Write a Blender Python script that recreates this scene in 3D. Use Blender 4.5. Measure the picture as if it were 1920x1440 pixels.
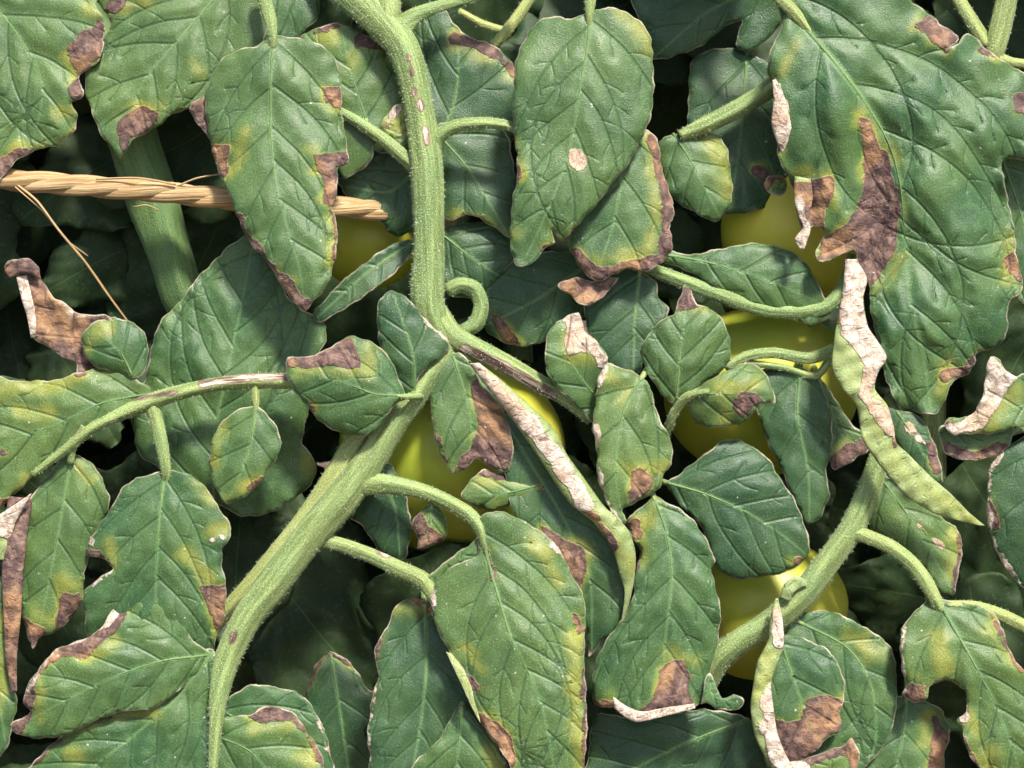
import bpy, math, random
import numpy as np
from mathutils import Vector, Matrix, Euler
from mathutils.geometry import delaunay_2d_cdt

for o in list(bpy.data.objects):
    bpy.data.objects.remove(o)
scn = bpy.context.scene
C = scn.collection

# ------------------------------------------------------------------ camera, sky, sun, exposure
S = 0.40 / 1920            # metres per sheet unit: the view is about 40 cm wide
D = 3200.0                 # camera distance in the same units (0.67 m)
PITCH = 14.0
RCAM = Euler((math.radians(90 - PITCH), 0, 0)).to_matrix()
CENTRE = Vector((0, 0, 0.55))
CAM = CENTRE - RCAM @ Vector((0, 0, -D * S))
cd = bpy.data.cameras.new('camera'); cam = bpy.data.objects.new('camera', cd); C.objects.link(cam)
cam.location = CAM; cam.rotation_euler = (math.radians(90 - PITCH), 0, 0)
cd.sensor_width = 36; cd.lens = 36 * D / 1920
cd.clip_start = 0.02; cd.clip_end = 500
cd.dof.use_dof = True; cd.dof.focus_distance = (D - 40) * S; cd.dof.aperture_fstop = 16
scn.camera = cam

SUN_EL, SUN_AZ = 60.0, 150.0      # degrees; azimuth measured from +Y clockwise (sun behind the camera, to the right)
w = bpy.data.worlds.new('World'); scn.world = w; w.use_nodes = True
nt = w.node_tree; nt.nodes.clear()
sky = nt.nodes.new('ShaderNodeTexSky'); sky.sky_type = 'NISHITA'; sky.sun_disc = False
sky.sun_elevation = math.radians(SUN_EL); sky.sun_rotation = math.radians(SUN_AZ)
sky.air_density = 1.0; sky.dust_density = 2.5; sky.ozone_density = 1.0
bg = nt.nodes.new('ShaderNodeBackground'); bg.inputs[1].default_value = 0.095
wo = nt.nodes.new('ShaderNodeOutputWorld')
nt.links.new(sky.outputs[0], bg.inputs[0]); nt.links.new(bg.outputs[0], wo.inputs[0])
sl = bpy.data.lights.new('sun', 'SUN'); sl.energy = 3.6; sl.angle = math.radians(8); sl.color = (1.0, 0.95, 0.87)
so = bpy.data.objects.new('sun', sl); C.objects.link(so)
e, a = math.radians(SUN_EL), math.radians(SUN_AZ)
sd_ = Vector((math.sin(a) * math.cos(e), math.cos(a) * math.cos(e), math.sin(e)))
so.rotation_euler = sd_.to_track_quat('Z', 'Y').to_euler(); so.location = (0.5, -1, 3)
vs = scn.view_settings
vs.view_transform = 'Standard'; vs.look = 'None'; vs.gamma = 1; vs.use_curve_mapping = False
vs.exposure = 1.08
scn.cycles.max_bounces = 5; scn.cycles.diffuse_bounces = 3; scn.cycles.glossy_bounces = 2; scn.cycles.transmission_bounces = 3
scn.cycles.use_adaptive_sampling = True; scn.cycles.adaptive_threshold = 0.03; scn.cycles.adaptive_min_samples = 12

RNG = np.random.default_rng(11)
rnd = random.Random(5)

# ------------------------------------------------------------------ space helpers
def P(pts):
    """(x right, y down, z towards the viewer) in sheet units -> world metres, an (N,3) array"""
    p = np.asarray(pts, float)
    f = (D - p[:, 2]) / D
    q = np.stack([(p[:, 0] - 960) * f, -(p[:, 1] - 720) * f, p[:, 2] - D], 1) * S
    R = np.array(RCAM)
    return q @ R.T + np.array(CAM)

def catmull(pts, closed, step):
    p = np.asarray(pts, float); n = len(p); out = []
    rng = range(n if closed else n - 1)
    for i in rng:
        p1, p2 = p[i], p[(i + 1) % n]
        p0 = p[i - 1] if (closed or i > 0) else 2 * p1 - p2
        p3 = p[(i + 2) % n] if (closed or i < n - 2) else 2 * p2 - p1
        k = max(1, int(np.hypot(*(p2 - p1)[:2]) / step))
        for j in range(k):
            t = j / k
            c = 0.5 * ((2 * p1) + (p2 - p0) * t + (2 * p0 - 5 * p1 + 4 * p2 - p3) * t * t + (3 * p1 - p0 - 3 * p2 + p3) * t ** 3)
            lin = p1 + (p2 - p1) * t
            out.append(0.75 * c + 0.25 * lin)
    if not closed: out.append(p[-1])
    return np.array(out)

def seg_dist(q, a, b):
    """distance of points q (N,2) to segments a->b (M,2): min distance, index, parameter"""
    best = np.full(len(q), 1e9); idx = np.zeros(len(q), int); par = np.zeros(len(q))
    for i in range(len(a)):
        d = b[i] - a[i]; L = max(d @ d, 1e-9)
        t = np.clip(((q - a[i]) @ d) / L, 0, 1)
        r = q - a[i] - t[:, None] * d
        dd = np.sqrt((r * r).sum(1))
        m = dd < best
        best[m] = dd[m]; idx[m] = i; par[m] = t[m]
    return best, idx, par

def near_dist(q, a, b, reach, group=10):
    """seg_dist limited to points near each run of segments; farther points keep `reach`"""
    best = np.full(len(q), float(reach))
    for g in range(0, len(a), group):
        A, B = a[g:g + group], b[g:g + group]
        lo = np.minimum(A.min(0), B.min(0)) - reach; hi = np.maximum(A.max(0), B.max(0)) + reach
        k = np.nonzero((q[:, 0] > lo[0]) & (q[:, 0] < hi[0]) & (q[:, 1] > lo[1]) & (q[:, 1] < hi[1]))[0]
        if len(k) == 0: continue
        qq = q[k]; d = B - A; L = np.maximum((d * d).sum(1), 1e-9)
        r = qq[:, None] - A[None]
        t = np.clip((r * d[None]).sum(2) / L[None], 0, 1)
        r = r - t[..., None] * d[None]
        best[k] = np.minimum(best[k], np.sqrt((r * r).sum(2).min(1)))
    return best

def inside(q, poly):
    x, y = q[:, 0], q[:, 1]; c = np.zeros(len(q), bool); n = len(poly)
    for i in range(n):
        x1, y1 = poly[i]; x2, y2 = poly[i - 1]
        if y1 == y2: continue
        m = ((y1 > y) != (y2 > y)) & (x < (x2 - x1) * (y - y1) / (y2 - y1) + x1)
        c ^= m
    return c

def inside_one(x, y, poly):
    c = False; x2, y2 = poly[-1]
    for x1, y1 in poly:
        if (y1 > y) != (y2 > y) and x < (x2 - x1) * (y - y1) / (y2 - y1) + x1: c = not c
        x2, y2 = x1, y1
    return c

def shape_sd(q, shapes):
    """largest signed distance (inside positive) over polygons [pts] and thick lines (r, [pts])"""
    out = np.full(len(q), -80.0)
    for s in shapes:
        if isinstance(s, tuple) and isinstance(s[0], (int, float)):
            p = np.array(s[1], float)
            if len(p) == 1: d = np.hypot(q[:, 0] - p[0, 0], q[:, 1] - p[0, 1])
            else: d = seg_dist(q, p[:-1], p[1:])[0]
            v = s[0] - d
        else:
            p = np.array(s, float)
            d = seg_dist(q, p, np.roll(p, -1, 0))[0]
            v = np.where(inside(q, p), d, -d)
        out = np.maximum(out, v)
    return out

def waves(x, y, seed, scale, n=6):
    r = np.random.default_rng(seed); v = 0
    for i in range(n):
        an = r.uniform(0, 6.28); k = 6.28 / (scale * r.uniform(0.6, 1.6))
        v = v + np.sin((x * math.cos(an) + y * math.sin(an)) * k + r.uniform(0, 6.28))
    return v / n

# ------------------------------------------------------------------ object helpers
def tag(o, label=None, cat=None, group=None, kind=None):
    for k, v in (('label', label), ('category', cat), ('group', group), ('kind', kind)):
        if v: o[k] = v
    return o

def empty(name, loc, label, cat, group=None):
    o = bpy.data.objects.new(name, None); C.objects.link(o); o.location = loc; o.empty_display_size = 0.02
    return tag(o, label, cat, group)

def origin_of(o):
    v = Vector((0, 0, 0))
    while o is not None:
        v = v + o.location; o = o.parent
    return v

def mesh_obj(name, world, faces, mats, parent=None, attrs=None, smooth=True):
    base = np.array(origin_of(parent))
    me = bpy.data.meshes.new(name)
    me.from_pydata((np.asarray(world) - base).tolist(), [], faces)
    if smooth: me.polygons.foreach_set('use_smooth', [True] * len(me.polygons))
    for k, v in (attrs or {}).items():
        v = np.asarray(v, np.float32)
        if v.ndim == 2:
            at = me.attributes.new(k, 'FLOAT_VECTOR', 'POINT'); at.data.foreach_set('vector', v.ravel())
        else:
            at = me.attributes.new(k, 'FLOAT', 'POINT'); at.data.foreach_set('value', v)
    for m in (mats if isinstance(mats, list) else [mats]): me.materials.append(m)
    o = bpy.data.objects.new(name, me); C.objects.link(o); o.parent = parent
    return o

# ------------------------------------------------------------------ material helpers
class NT:
    def __init__(s, name):
        s.m = bpy.data.materials.new(name); s.m.use_nodes = True; s.t = s.m.node_tree; s.t.nodes.clear()
    def n(s, typ, **kw):
        o = s.t.nodes.new(typ)
        for k, v in kw.items(): setattr(o, k, v)
        return o
    def put(s, sock, v):
        if isinstance(v, bpy.types.NodeSocket): s.t.links.new(v, sock)
        elif v is not None:
            if isinstance(v, tuple) and len(v) == 3 and sock.type == 'RGBA': v = v + (1,)
            sock.default_value = v
    def attr(s, name, vec=False):
        o = s.n('ShaderNodeAttribute', attribute_name=name); return o.outputs['Vector' if vec else 'Fac']
    def math(s, op, a, b=None, c=None, clamp=False):
        o = s.n('ShaderNodeMath', operation=op, use_clamp=clamp)
        for i, v in enumerate((a, b, c)):
            if v is not None: s.put(o.inputs[i], v)
        return o.outputs[0]
    def ramp(s, v, lo, hi, o0=0.0, o1=1.0):
        o = s.n('ShaderNodeMapRange', interpolation_type='SMOOTHSTEP')
        s.put(o.inputs[0], v); o.inputs[1].default_value = lo; o.inputs[2].default_value = hi
        o.inputs[3].default_value = o0; o.inputs[4].default_value = o1
        return o.outputs[0]
    def mix(s, f, a, b, blend='MIX'):
        o = s.n('ShaderNodeMix', data_type='RGBA', blend_type=blend)
        s.put(o.inputs[0], f); s.put(o.inputs[6], a); s.put(o.inputs[7], b)
        return o.outputs[2]
    def noise(s, vec, scale, detail=3, rough=0.55, dist=0):
        o = s.n('ShaderNodeTexNoise'); s.put(o.inputs['Vector'], vec); o.inputs['Scale'].default_value = scale
        o.inputs['Detail'].default_value = detail; o.inputs['Roughness'].default_value = rough; o.inputs['Distortion'].default_value = dist
        return o.outputs[0]
    def vor(s, vec, scale, feature='F1', out='Distance', rand=1.0):
        o = s.n('ShaderNodeTexVoronoi', feature=feature); s.put(o.inputs['Vector'], vec); o.inputs['Scale'].default_value = scale
        o.inputs['Randomness'].default_value = rand
        return o.outputs[out]
    def bump(s, h, strength, dist, nrm=None):
        o = s.n('ShaderNodeBump'); o.inputs['Strength'].default_value = strength; o.inputs['Distance'].default_value = dist
        s.put(o.inputs['Height'], h)
        if nrm is not None: s.put(o.inputs['Normal'], nrm)
        return o.outputs[0]
    def out(s, sh):
        o = s.n('ShaderNodeOutputMaterial'); s.t.links.new(sh, o.inputs[0]); return s.m
    def bsdf(s, col, rough=0.5, spec=0.4, nrm=None, sheen=0.0):
        o = s.n('ShaderNodeBsdfPrincipled'); s.put(o.inputs['Base Color'], col); s.put(o.inputs['Roughness'], rough)
        s.put(o.inputs['Specular IOR Level'], spec)
        if nrm is not None: s.put(o.inputs['Normal'], nrm)
        o.inputs['Sheen Weight'].default_value = sheen; o.inputs['Sheen Roughness'].default_value = 0.4
        return o.outputs[0]

def leaf_material(name, under):
    t = NT(name)
    pp = t.attr('pp', True)
    sd, sp, sy = t.attr('sd'), t.attr('sp'), t.attr('sy')
    vd, v2, md, ed = t.attr('vd'), t.attr('v2'), t.attr('md'), t.attr('ed')
    tint, dust, nlo, w2, nmid = t.attr('tint'), t.attr('dust'), t.attr('nl'), t.attr('nw'), t.attr('nm')
    nfine = t.noise(pp, 30, 2, 0.6); nfib = t.noise(pp, 8, 3, 0.7, 0.4)
    w1 = t.math('SUBTRACT', t.noise(pp, 6, 3, 0.6), 0.5)
    net = t.vor(pp, 4.2, 'DISTANCE_TO_EDGE')           # finest vein net
    dk = (.15, .11, .05) if under else (.014, .046, .020)
    # living blade
    if under: g = t.mix(nlo, (.16, .23, .10), (.26, .34, .16))
    else:
        g = t.mix(nlo, (.035, .094, .031), (.073, .142, .040))
        g = t.mix(t.math('MULTIPLY', t.ramp(nmid, .5, .9), .45), g, (.085, .185, .060))
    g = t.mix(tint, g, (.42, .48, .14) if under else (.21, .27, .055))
    g = t.mix(t.math('MULTIPLY', tint, -1, clamp=True), g, (.016, .052, .024))  # negative tint darkens the blade, in part as painted shade
    g = t.mix(t.math('MULTIPLY', t.ramp(vd, 1.2, 9, 1, 0), .22), g, (.10, .20, .07))
    g = t.mix(t.math('MULTIPLY', t.ramp(vd, .3, 2.2, 1, 0), .55), g, dk)
    g = t.mix(t.math('MULTIPLY', t.ramp(v2, .3, 2.0, 1, 0), .34), g, dk)
    g = t.mix(t.math('MULTIPLY', t.ramp(net, .0, .05, 1, 0), .14), g, dk)
    g = t.mix(t.math('MULTIPLY', t.ramp(md, -1.2, 2.5, 1, 0), .6), g, (.12, .23, .085))
    # chlorosis, and the sun patches painted yellow on two leaves
    yy = t.math('ADD', sy, t.math('MULTIPLY', w2, 14)); yy = t.math('ADD', yy, t.math('MULTIPLY', w1, 22))
    fy = t.math('MULTIPLY', t.ramp(yy, -24, 22), .58)
    halo = t.math('ADD', sd, t.math('ADD', t.math('MULTIPLY', w2, 22), t.math('MULTIPLY', w1, 16)))
    fh = t.math('MULTIPLY', t.ramp(halo, -17, 2), t.ramp(nlo, .25, .75, .18, .75))
    ycol = t.mix(t.ramp(t.math('MAXIMUM', yy, halo), -14, 10), (.13, .22, .045), (.33, .335, .055))
    g = t.mix(t.math('MAXIMUM', fy, fh), g, ycol)
    # hairs and grain of the blade
    g = t.mix(1.0, g, t.mix(nfine, (.42, .46, .42), (1.66, 1.58, 1.60)), 'MULTIPLY')
    hair = t.ramp(nfine, .58, .74)
    g = t.mix(t.math('MULTIPLY', hair, t.math('ADD', t.math('MULTIPLY', dust, .22), .12)), g, (.46, .50, .36))
    # necrotic tissue
    bz = t.math('ADD', sd, t.math('ADD', t.math('MULTIPLY', w1, 14), t.math('MULTIPLY', w2, 7)))
    fb = t.ramp(bz, -1.4, 1.8)
    br = t.mix(t.ramp(nfib, .32, .68), (.082, .046, .043), (.27, .165, .12))
    br = t.mix(t.ramp(nlo, .45, .85), br, t.mix(nfib, (.17, .09, .055), (.56, .32, .15)))
    br = t.mix(t.math('MULTIPLY', t.ramp(nmid, .4, .75), .6), br, (.068, .038, .038))
    ring = t.math('MULTIPLY', t.ramp(bz, 0, 1.5), t.ramp(bz, 2, 8, 1, 0))
    br = t.mix(t.math('MULTIPLY', ring, .45), br, (.07, .036, .034))
    br = t.mix(t.math('MULTIPLY', t.ramp(vd, .5, 2.6, 1, 0), .4), br, (.05, .028, .022))
    col = t.mix(fb, g, br)
    # bleached dead tissue with brown veins
    pz = t.math('ADD', sp, t.math('ADD', t.math('MULTIPLY', w1, 14), t.math('MULTIPLY', w2, 8)))
    fp = t.ramp(pz, -1.5, 2)
    pc = t.mix(t.ramp(nfib, .3, .72), (.44, .33, .24), (.76, .66, .56))
    pc = t.mix(t.math('MULTIPLY', t.ramp(nlo, .62, 1), .45), pc, (.46, .27, .13))
    pc = t.mix(t.math('MULTIPLY', t.ramp(net, .0, .05, 1, 0), .5), pc, (.18, .10, .06))
    pc = t.mix(t.math('MULTIPLY', t.ramp(vd, .6, 2.6, 1, 0), .75), pc, (.15, .08, .05))
    col = t.mix(fp, col, pc)
    # dried leaf rim
    rim = t.math('MULTIPLY', t.ramp(t.math('ADD', ed, t.math('MULTIPLY', w1, 6)), .6, 3.2, 1, 0), t.ramp(w2, -.4, .4, .15, 1.0))
    col = t.mix(rim, col, (.47, .41, .30))
    # specks of dust, only a few cells carry one
    vc = t.n('ShaderNodeTexVoronoi', feature='F1'); t.put(vc.inputs['Vector'], pp); vc.inputs['Scale'].default_value = 5.5
    sepc = t.n('ShaderNodeSeparateColor'); t.put(sepc.inputs[0], vc.outputs['Color'])
    few = t.math('LESS_THAN', sepc.outputs[0], t.math('MULTIPLY', t.math('ADD', dust, .08), .16))
    spk = t.math('MULTIPLY', few, t.ramp(t.math('ADD', vc.outputs['Distance'], t.math('MULTIPLY', t.math('SUBTRACT', nfine, .5), .5)), .05, .12, 1, 0))
    col = t.mix(t.math('MULTIPLY', spk, .8), col, (.58, .56, .50))
    # relief
    dead = t.math('MAXIMUM', fb, fp)
    h = t.math('MULTIPLY', nfine, .34)
    h = t.math('ADD', h, t.math('MULTIPLY', t.math('MULTIPLY', nfib, t.math('ADD', dead, .22)), 1.5))
    h = t.math('SUBTRACT', h, t.math('MULTIPLY', t.ramp(vd, 0, 4.5, 1, 0), .55))
    h = t.math('SUBTRACT', h, t.math('MULTIPLY', t.ramp(v2, 0, 3.5, 1, 0), .25))
    nrm = t.bump(h, .8, .0007)
    rough = t.math('ADD', t.math('MULTIPLY', dead, .25), t.math('ADD', .41, t.math('MULTIPLY', nmid, .14)))
    b = t.bsdf(col, rough, .48, nrm, .05)
    tr = t.n('ShaderNodeBsdfTranslucent'); t.put(tr.inputs[0], t.mix(.35, col, (.22, .30, .03))); t.put(tr.inputs['Normal'], nrm)
    mx = t.n('ShaderNodeMixShader'); mx.inputs[0].default_value = .14
    t.t.links.new(b, mx.inputs[1]); t.t.links.new(tr.outputs[0], mx.inputs[2])
    return t.out(mx.outputs[0])

M_LEAF = leaf_material('leaf_upper', False)
M_UNDER = leaf_material('leaf_under', True)

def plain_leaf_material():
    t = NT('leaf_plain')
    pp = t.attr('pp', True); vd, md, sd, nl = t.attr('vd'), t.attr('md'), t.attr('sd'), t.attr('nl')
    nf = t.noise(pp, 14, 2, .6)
    g = t.mix(nl, (.020, .040, .014), (.036, .062, .020))  # darker than the front blades: the shade of the depth put into the colour
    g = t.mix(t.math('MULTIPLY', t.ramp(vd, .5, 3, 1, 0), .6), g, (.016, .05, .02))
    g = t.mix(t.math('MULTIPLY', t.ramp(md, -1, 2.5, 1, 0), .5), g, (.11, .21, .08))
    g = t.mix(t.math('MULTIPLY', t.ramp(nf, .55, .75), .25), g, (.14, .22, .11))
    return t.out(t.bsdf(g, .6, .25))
M_PLAIN = plain_leaf_material()

def stem_material(name, rib):
    t = NT(name)
    pp = t.attr('pp', True); sd = t.attr('sd'); tint = t.attr('tint')
    mp = t.n('ShaderNodeMapping'); t.put(mp.inputs[0], pp); mp.inputs['Scale'].default_value = (.22, 2.4, 1)
    streak = t.noise(mp.outputs[0], 5, 4, .6); nlo = t.noise(pp, 1.5, 3); nf = t.noise(pp, 30, 2, .6); w1 = t.math('SUBTRACT', t.noise(pp, 5, 4), .5)
    c = t.mix(t.ramp(streak, .35, .68), *(((.085, .165, .048), (.16, .245, .075)) if rib else ((.105, .175, .048), (.27, .36, .120))))
    c = t.mix(t.math('MULTIPLY', t.ramp(nlo, .4, .7), .35), c, (.12, .24, .10))
    c = t.mix(tint, c, (.46, .45, .13))
    c = t.mix(t.math('MULTIPLY', t.ramp(nf, .52, .72), .15 if rib else .45), c, (.56, .60, .38))
    c = t.mix(t.math('MULTIPLY', t.ramp(nf, .30, .48, 1, 0), .5), c, (.05, .085, .025))
    z = t.math('ADD', sd, t.math('MULTIPLY', w1, 12)); fb = t.ramp(z, -2, 2)
    b = t.mix(t.ramp(streak, .36, .66), (.085, .048, .035), (.27, .185, .12))
    core = t.ramp(z, 1.5, 5); b = t.mix(t.math('MULTIPLY', core, t.ramp(streak, .45, .6)), b, (.60, .52, .42))
    c = t.mix(fb, c, b)
    h = t.math('ADD', t.math('MULTIPLY', streak, .9), t.math('MULTIPLY', nf, .7))
    nrm = t.bump(h, .7, .0008)
    return t.out(t.bsdf(c, .55, .35, nrm, .10))
M_STEM = stem_material('stem', 0)
M_RIB = stem_material('midrib', 1)

def hair_material():
    t = NT('hair')
    b = t.bsdf((.52, .58, .36), .5, .4)
    return t.out(b)
M_HAIR = hair_material()

def fruit_material(name, c0, c1):
    t = NT(name)
    tc = t.n('ShaderNodeTexCoord').outputs['Object']
    nl = t.noise(tc, 22, 3); nf = t.noise(tc, 260, 2)
    c = t.mix(t.ramp(nl, .35, .65), c0, c1)
    c = t.mix(t.math('MULTIPLY', t.ramp(nf, .6, .75), .2), c, (.55, .55, .2))
    return t.out(t.bsdf(c, .42, .4, t.bump(nf, .15, .0004)))
M_FRUIT = fruit_material('fruit_skin', (.32, .38, .035), (.48, .47, .05))
M_FRUIT2 = fruit_material('fruit_skin_yellow', (.62, .58, .05), (.74, .66, .09))

def rope_material():
    t = NT('twine_fibre')
    pp = t.attr('pp', True)
    mp = t.n('ShaderNodeMapping'); t.put(mp.inputs[0], pp); mp.inputs['Scale'].default_value = (.10, 3.2, 1)
    st = t.noise(mp.outputs[0], 7, 5, .65); nl = t.noise(pp, 1.1, 3)
    c = t.mix(t.ramp(st, .3, .7), (.27, .15, .055), (.62, .46, .25))
    c = t.mix(t.math('MULTIPLY', t.ramp(nl, .45, .7), .4), c, (.50, .30, .11))
    return t.out(t.bsdf(c, .7, .25, t.bump(st, .9, .0012)))
M_ROPE = rope_material()

def soil_material():
    t = NT('soil')
    tc = t.n('ShaderNodeTexCoord').outputs['Object']
    a1 = t.noise(tc, 9, 6, .65); a2 = t.noise(tc, 90, 4, .6)
    c = t.mix(t.ramp(a1, .35, .65), (.07, .05, .035), (.16, .12, .085))
    c = t.mix(t.ramp(a2, .55, .75), c, (.36, .29, .20))
    return t.out(t.bsdf(c, .95, .1, t.bump(t.math('ADD', a1, a2), .8, .02)))

# ------------------------------------------------------------------ ground
gv = []; gf = []; N = 60
for i in range(N + 1):
    for j in range(N + 1):
        u, v = (i / N * 2 - 1), (j / N * 2 - 1)
        x, y = 120 * u * abs(u) ** 2, 120 * v * abs(v) ** 2
        gv.append((x, y, .015 * math.sin(x * 9 + 1.3) * math.sin(y * 7) + .01 * math.sin(x * 23 + y * 17)))
for i in range(N):
    for j in range(N):
        k = i * (N + 1) + j; gf.append((k, k + N + 1, k + N + 2, k + 1))
tag(mesh_obj('ground', np.array(gv), gf, soil_material()), kind='structure')

# ------------------------------------------------------------------ leaf builder
def veins_of(rib, poly, rs, ang0=50):
    """lateral veins leaving the midrib on both sides, and their branches"""
    seg = np.hypot(*(rib[1:] - rib[:-1]).T); cum = np.concatenate([[0], np.cumsum(seg)]); L = cum[-1]
    lat, sec = [], []; plist = poly.tolist()
    n = int(np.clip(round(L / 82), 3, 7))
    for side in (-1, 1):
        for k in range(n):
            s = L * (0.03 + 0.86 * (k + (0.18 if side > 0 else 0.0) + rs.uniform(-.1, .1)) / n)
            s = min(max(s, 1), L * .95)
            p = np.array([np.interp(s, cum, rib[:, 0]), np.interp(s, cum, rib[:, 1])])
            q = np.array([np.interp(min(s + 12, L), cum, rib[:, 0]), np.interp(min(s + 12, L), cum, rib[:, 1])])
            th = math.atan2(*(q - p)[::-1]); tip = th
            an = th + side * math.radians(ang0 - 14 * k / n + rs.uniform(-6, 6))
            pl = [p]; step = 9; bend = rs.uniform(1.2, 2.3)
            for m in range(int(L / step)):
                p = p + step * np.array([math.cos(an), math.sin(an)])
                an -= side * math.radians(bend * (1.0 if m > 3 else .3)) - math.radians(rs.uniform(-2.4, 2.4))
                pl.append(p)
                if m > 2 and m % 5 == (k % 3) and len(pl) > 2:
                    for s2 in ((side, -side) if rs.uniform() < .3 else ((side,) if rs.uniform() < .5 else (-side,))):
                        a2 = an + s2 * math.radians(rs.uniform(38, 55)); r = p; bl = [r]
                        for _ in range(rs.integers(3, 7)):
                            r = r + 8 * np.array([math.cos(a2), math.sin(a2)]); a2 -= s2 * math.radians(rs.uniform(0, 8)); bl.append(r)
                        sec.append(np.array(bl))
                if not inside_one(p[0], p[1], plist): break
            if len(pl) > 1: lat.append(np.array(pl))
    return lat, sec

def segs(lines):
    a = np.concatenate([l[:-1] for l in lines]); b = np.concatenate([l[1:] for l in lines]); return a, b

def solid(o, th):
    m = o.modifiers.new('thickness', 'SOLIDIFY'); m.thickness = th; m.offset = -1; m.material_offset = 1; m.use_rim = True

SEED = [100]
STALK = True
def leaf(plant, outline, rib, z, cup=-10, quilt=6, ruff=5, wav=8, mats=None, b=(), p=(), y=(), tint=0.1, dust=0.25, flip=False, label=None,
         name='leaf', grid=7.0, stalk=True, ribw=4.0, twist=0, curl=8, zfun=None):
    if tint == 0: tint = -.45  # darker blades: some truly dark, mostly shade put into the colour
    SEED[0] += 1; seed = SEED[0]; rs = np.random.default_rng(seed)
    tint += rs.uniform(-.16, .09)
    poly = catmull(outline, True, 5.0)
    nn = len(poly); tt = np.arange(nn)
    # uneven margin
    nx = np.roll(poly, -1, 0) - np.roll(poly, 1, 0); nx = np.stack([nx[:, 1], -nx[:, 0]], 1); nx /= np.maximum(np.hypot(*nx.T), 1e-6)[:, None]
    jit = 1.2 * np.sin(tt * rs.uniform(.25, .4) + rs.uniform(0, 6)) + 1.0 * np.sin(tt * rs.uniform(.8, 1.1)) + rs.normal(0, .45, nn)
    poly = poly + nx * jit[:, None]
    x0, y0 = poly.min(0); x1, y1 = poly.max(0)
    gy = np.arange(y0, y1, grid * .87); pts = []
    for i, yy in enumerate(gy):
        xs = np.arange(x0 + (grid / 2 if i % 2 else 0), x1, grid)
        pts.append(np.stack([xs, np.full(len(xs), yy)], 1))
    pts = np.concatenate(pts) + rs.uniform(-.8, .8, (sum(len(q) for q in pts), 2))
    pts = pts[inside(pts, poly)]
    de = near_dist(pts, poly, np.roll(poly, -1, 0), 8, 14)
    pts = pts[de > 3.2]
    rb = catmull(rib, False, 8)
    lat, sec = veins_of(rb, poly, rs)
    # the veins are edges of the mesh, so that their creases stay sharp
    edges = [(i, (i + 1) % nn) for i in range(nn)]; vp = []; nv0 = nn
    lines = [rb] + [catmull(l_, False, 7) for l_ in lat + [l_ for l_ in sec if len(l_) > 3]]
    cat_ = np.concatenate(lines)
    keep = inside(cat_, poly) & (near_dist(cat_, poly, np.roll(poly, -1, 0), 8, 14) > 4.5)
    cut = set(np.cumsum([len(l_) for l_ in lines]).tolist()); prev_ = None
    for n_, (c_, k_) in enumerate(zip(cat_, keep)):
        if n_ in cut: prev_ = None
        if not k_: prev_ = None; continue
        vp.append(c_)
        if prev_ is not None: edges.append((prev_, nv0 + len(vp) - 1))
        prev_ = nv0 + len(vp) - 1
    if vp:
        vp = np.array(vp)
        va, vb = segs([rb] + lat)
        pts = pts[near_dist(pts, va, vb, 6) > 3.0]
        allp = np.concatenate([poly, vp, pts])
    else: allp = np.concatenate([poly, pts])
    r = delaunay_2d_cdt([Vector(q) for q in allp.tolist()], edges, [], 1, 1e-4)
    q = np.array([(v.x, v.y) for v in r[0]]); faces = [tuple(f) for f in r[2]]
    # every face wound to look at the viewer (y runs down)
    ff = []
    for f in faces:
        A, B, Cc = q[f[0]], q[f[1]], q[f[2]]
        cr = (B[0] - A[0]) * (Cc[1] - A[1]) - (B[1] - A[1]) * (Cc[0] - A[0])
        if (cr > 0) != flip: f = f[::-1]
        ff.append(f)
    ra, rbb = rb[:-1], rb[1:]
    md, mi, mt = seg_dist(q, ra, rbb)
    u = (mi + mt) / len(ra)
    dv = (rbb - ra)[mi]; rel = q - ra[mi]
    side = np.sign(dv[:, 0] * rel[:, 1] - dv[:, 1] * rel[:, 0])
    W = max(md.max(), 20); sN = md / W
    vd = near_dist(q, *segs(lat), 60)
    v2 = near_dist(q, *segs(sec), 24, 4) if sec else np.full(len(q), 60.)
    ed = near_dist(q, poly, np.roll(poly, -1, 0), 60, 14)
    zz = np.interp(u, np.linspace(0, 1, len(z)), z)
    fs = float(np.clip(W / 70, .2, 1)); wav *= fs; ruff *= fs; curl *= fs; quilt *= max(fs, .5)
    zz = zz + cup * sN ** 1.6 + twist * side * sN
    v = np.minimum(np.minimum(vd, v2 * 1.5 + 11), md * 1.1)
    zz = zz + .62 * quilt * (1 - np.exp(-(v / 19) ** 2)) - .3 * quilt
    zz = zz + wav * waves(q[:, 0], q[:, 1], seed, 170)
    zz = zz + 1.3 * waves(q[:, 0], q[:, 1], seed + 5, 48)
    zz = zz + ruff * waves(q[:, 0], q[:, 1], seed + 9, 60) * np.exp(-ed / 22) * 1.7
    zz = zz - curl * np.exp(-ed / 11) * (.6 + .6 * waves(q[:, 0], q[:, 1], seed + 31, 120))
    sdv, spv, syv = shape_sd(q, b), shape_sd(q, p), shape_sd(q, y)
    crum = np.clip((np.maximum(sdv, spv) + 4) / 10, 0, 1)
    zz = zz + crum * (6.5 * waves(q[:, 0], q[:, 1], seed + 3, 26, 8) - 2)
    if zfun is not None: zz = zz + zfun(q[:, 0], q[:, 1])
    w_rib = ribw * (1 - .75 * u)
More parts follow.
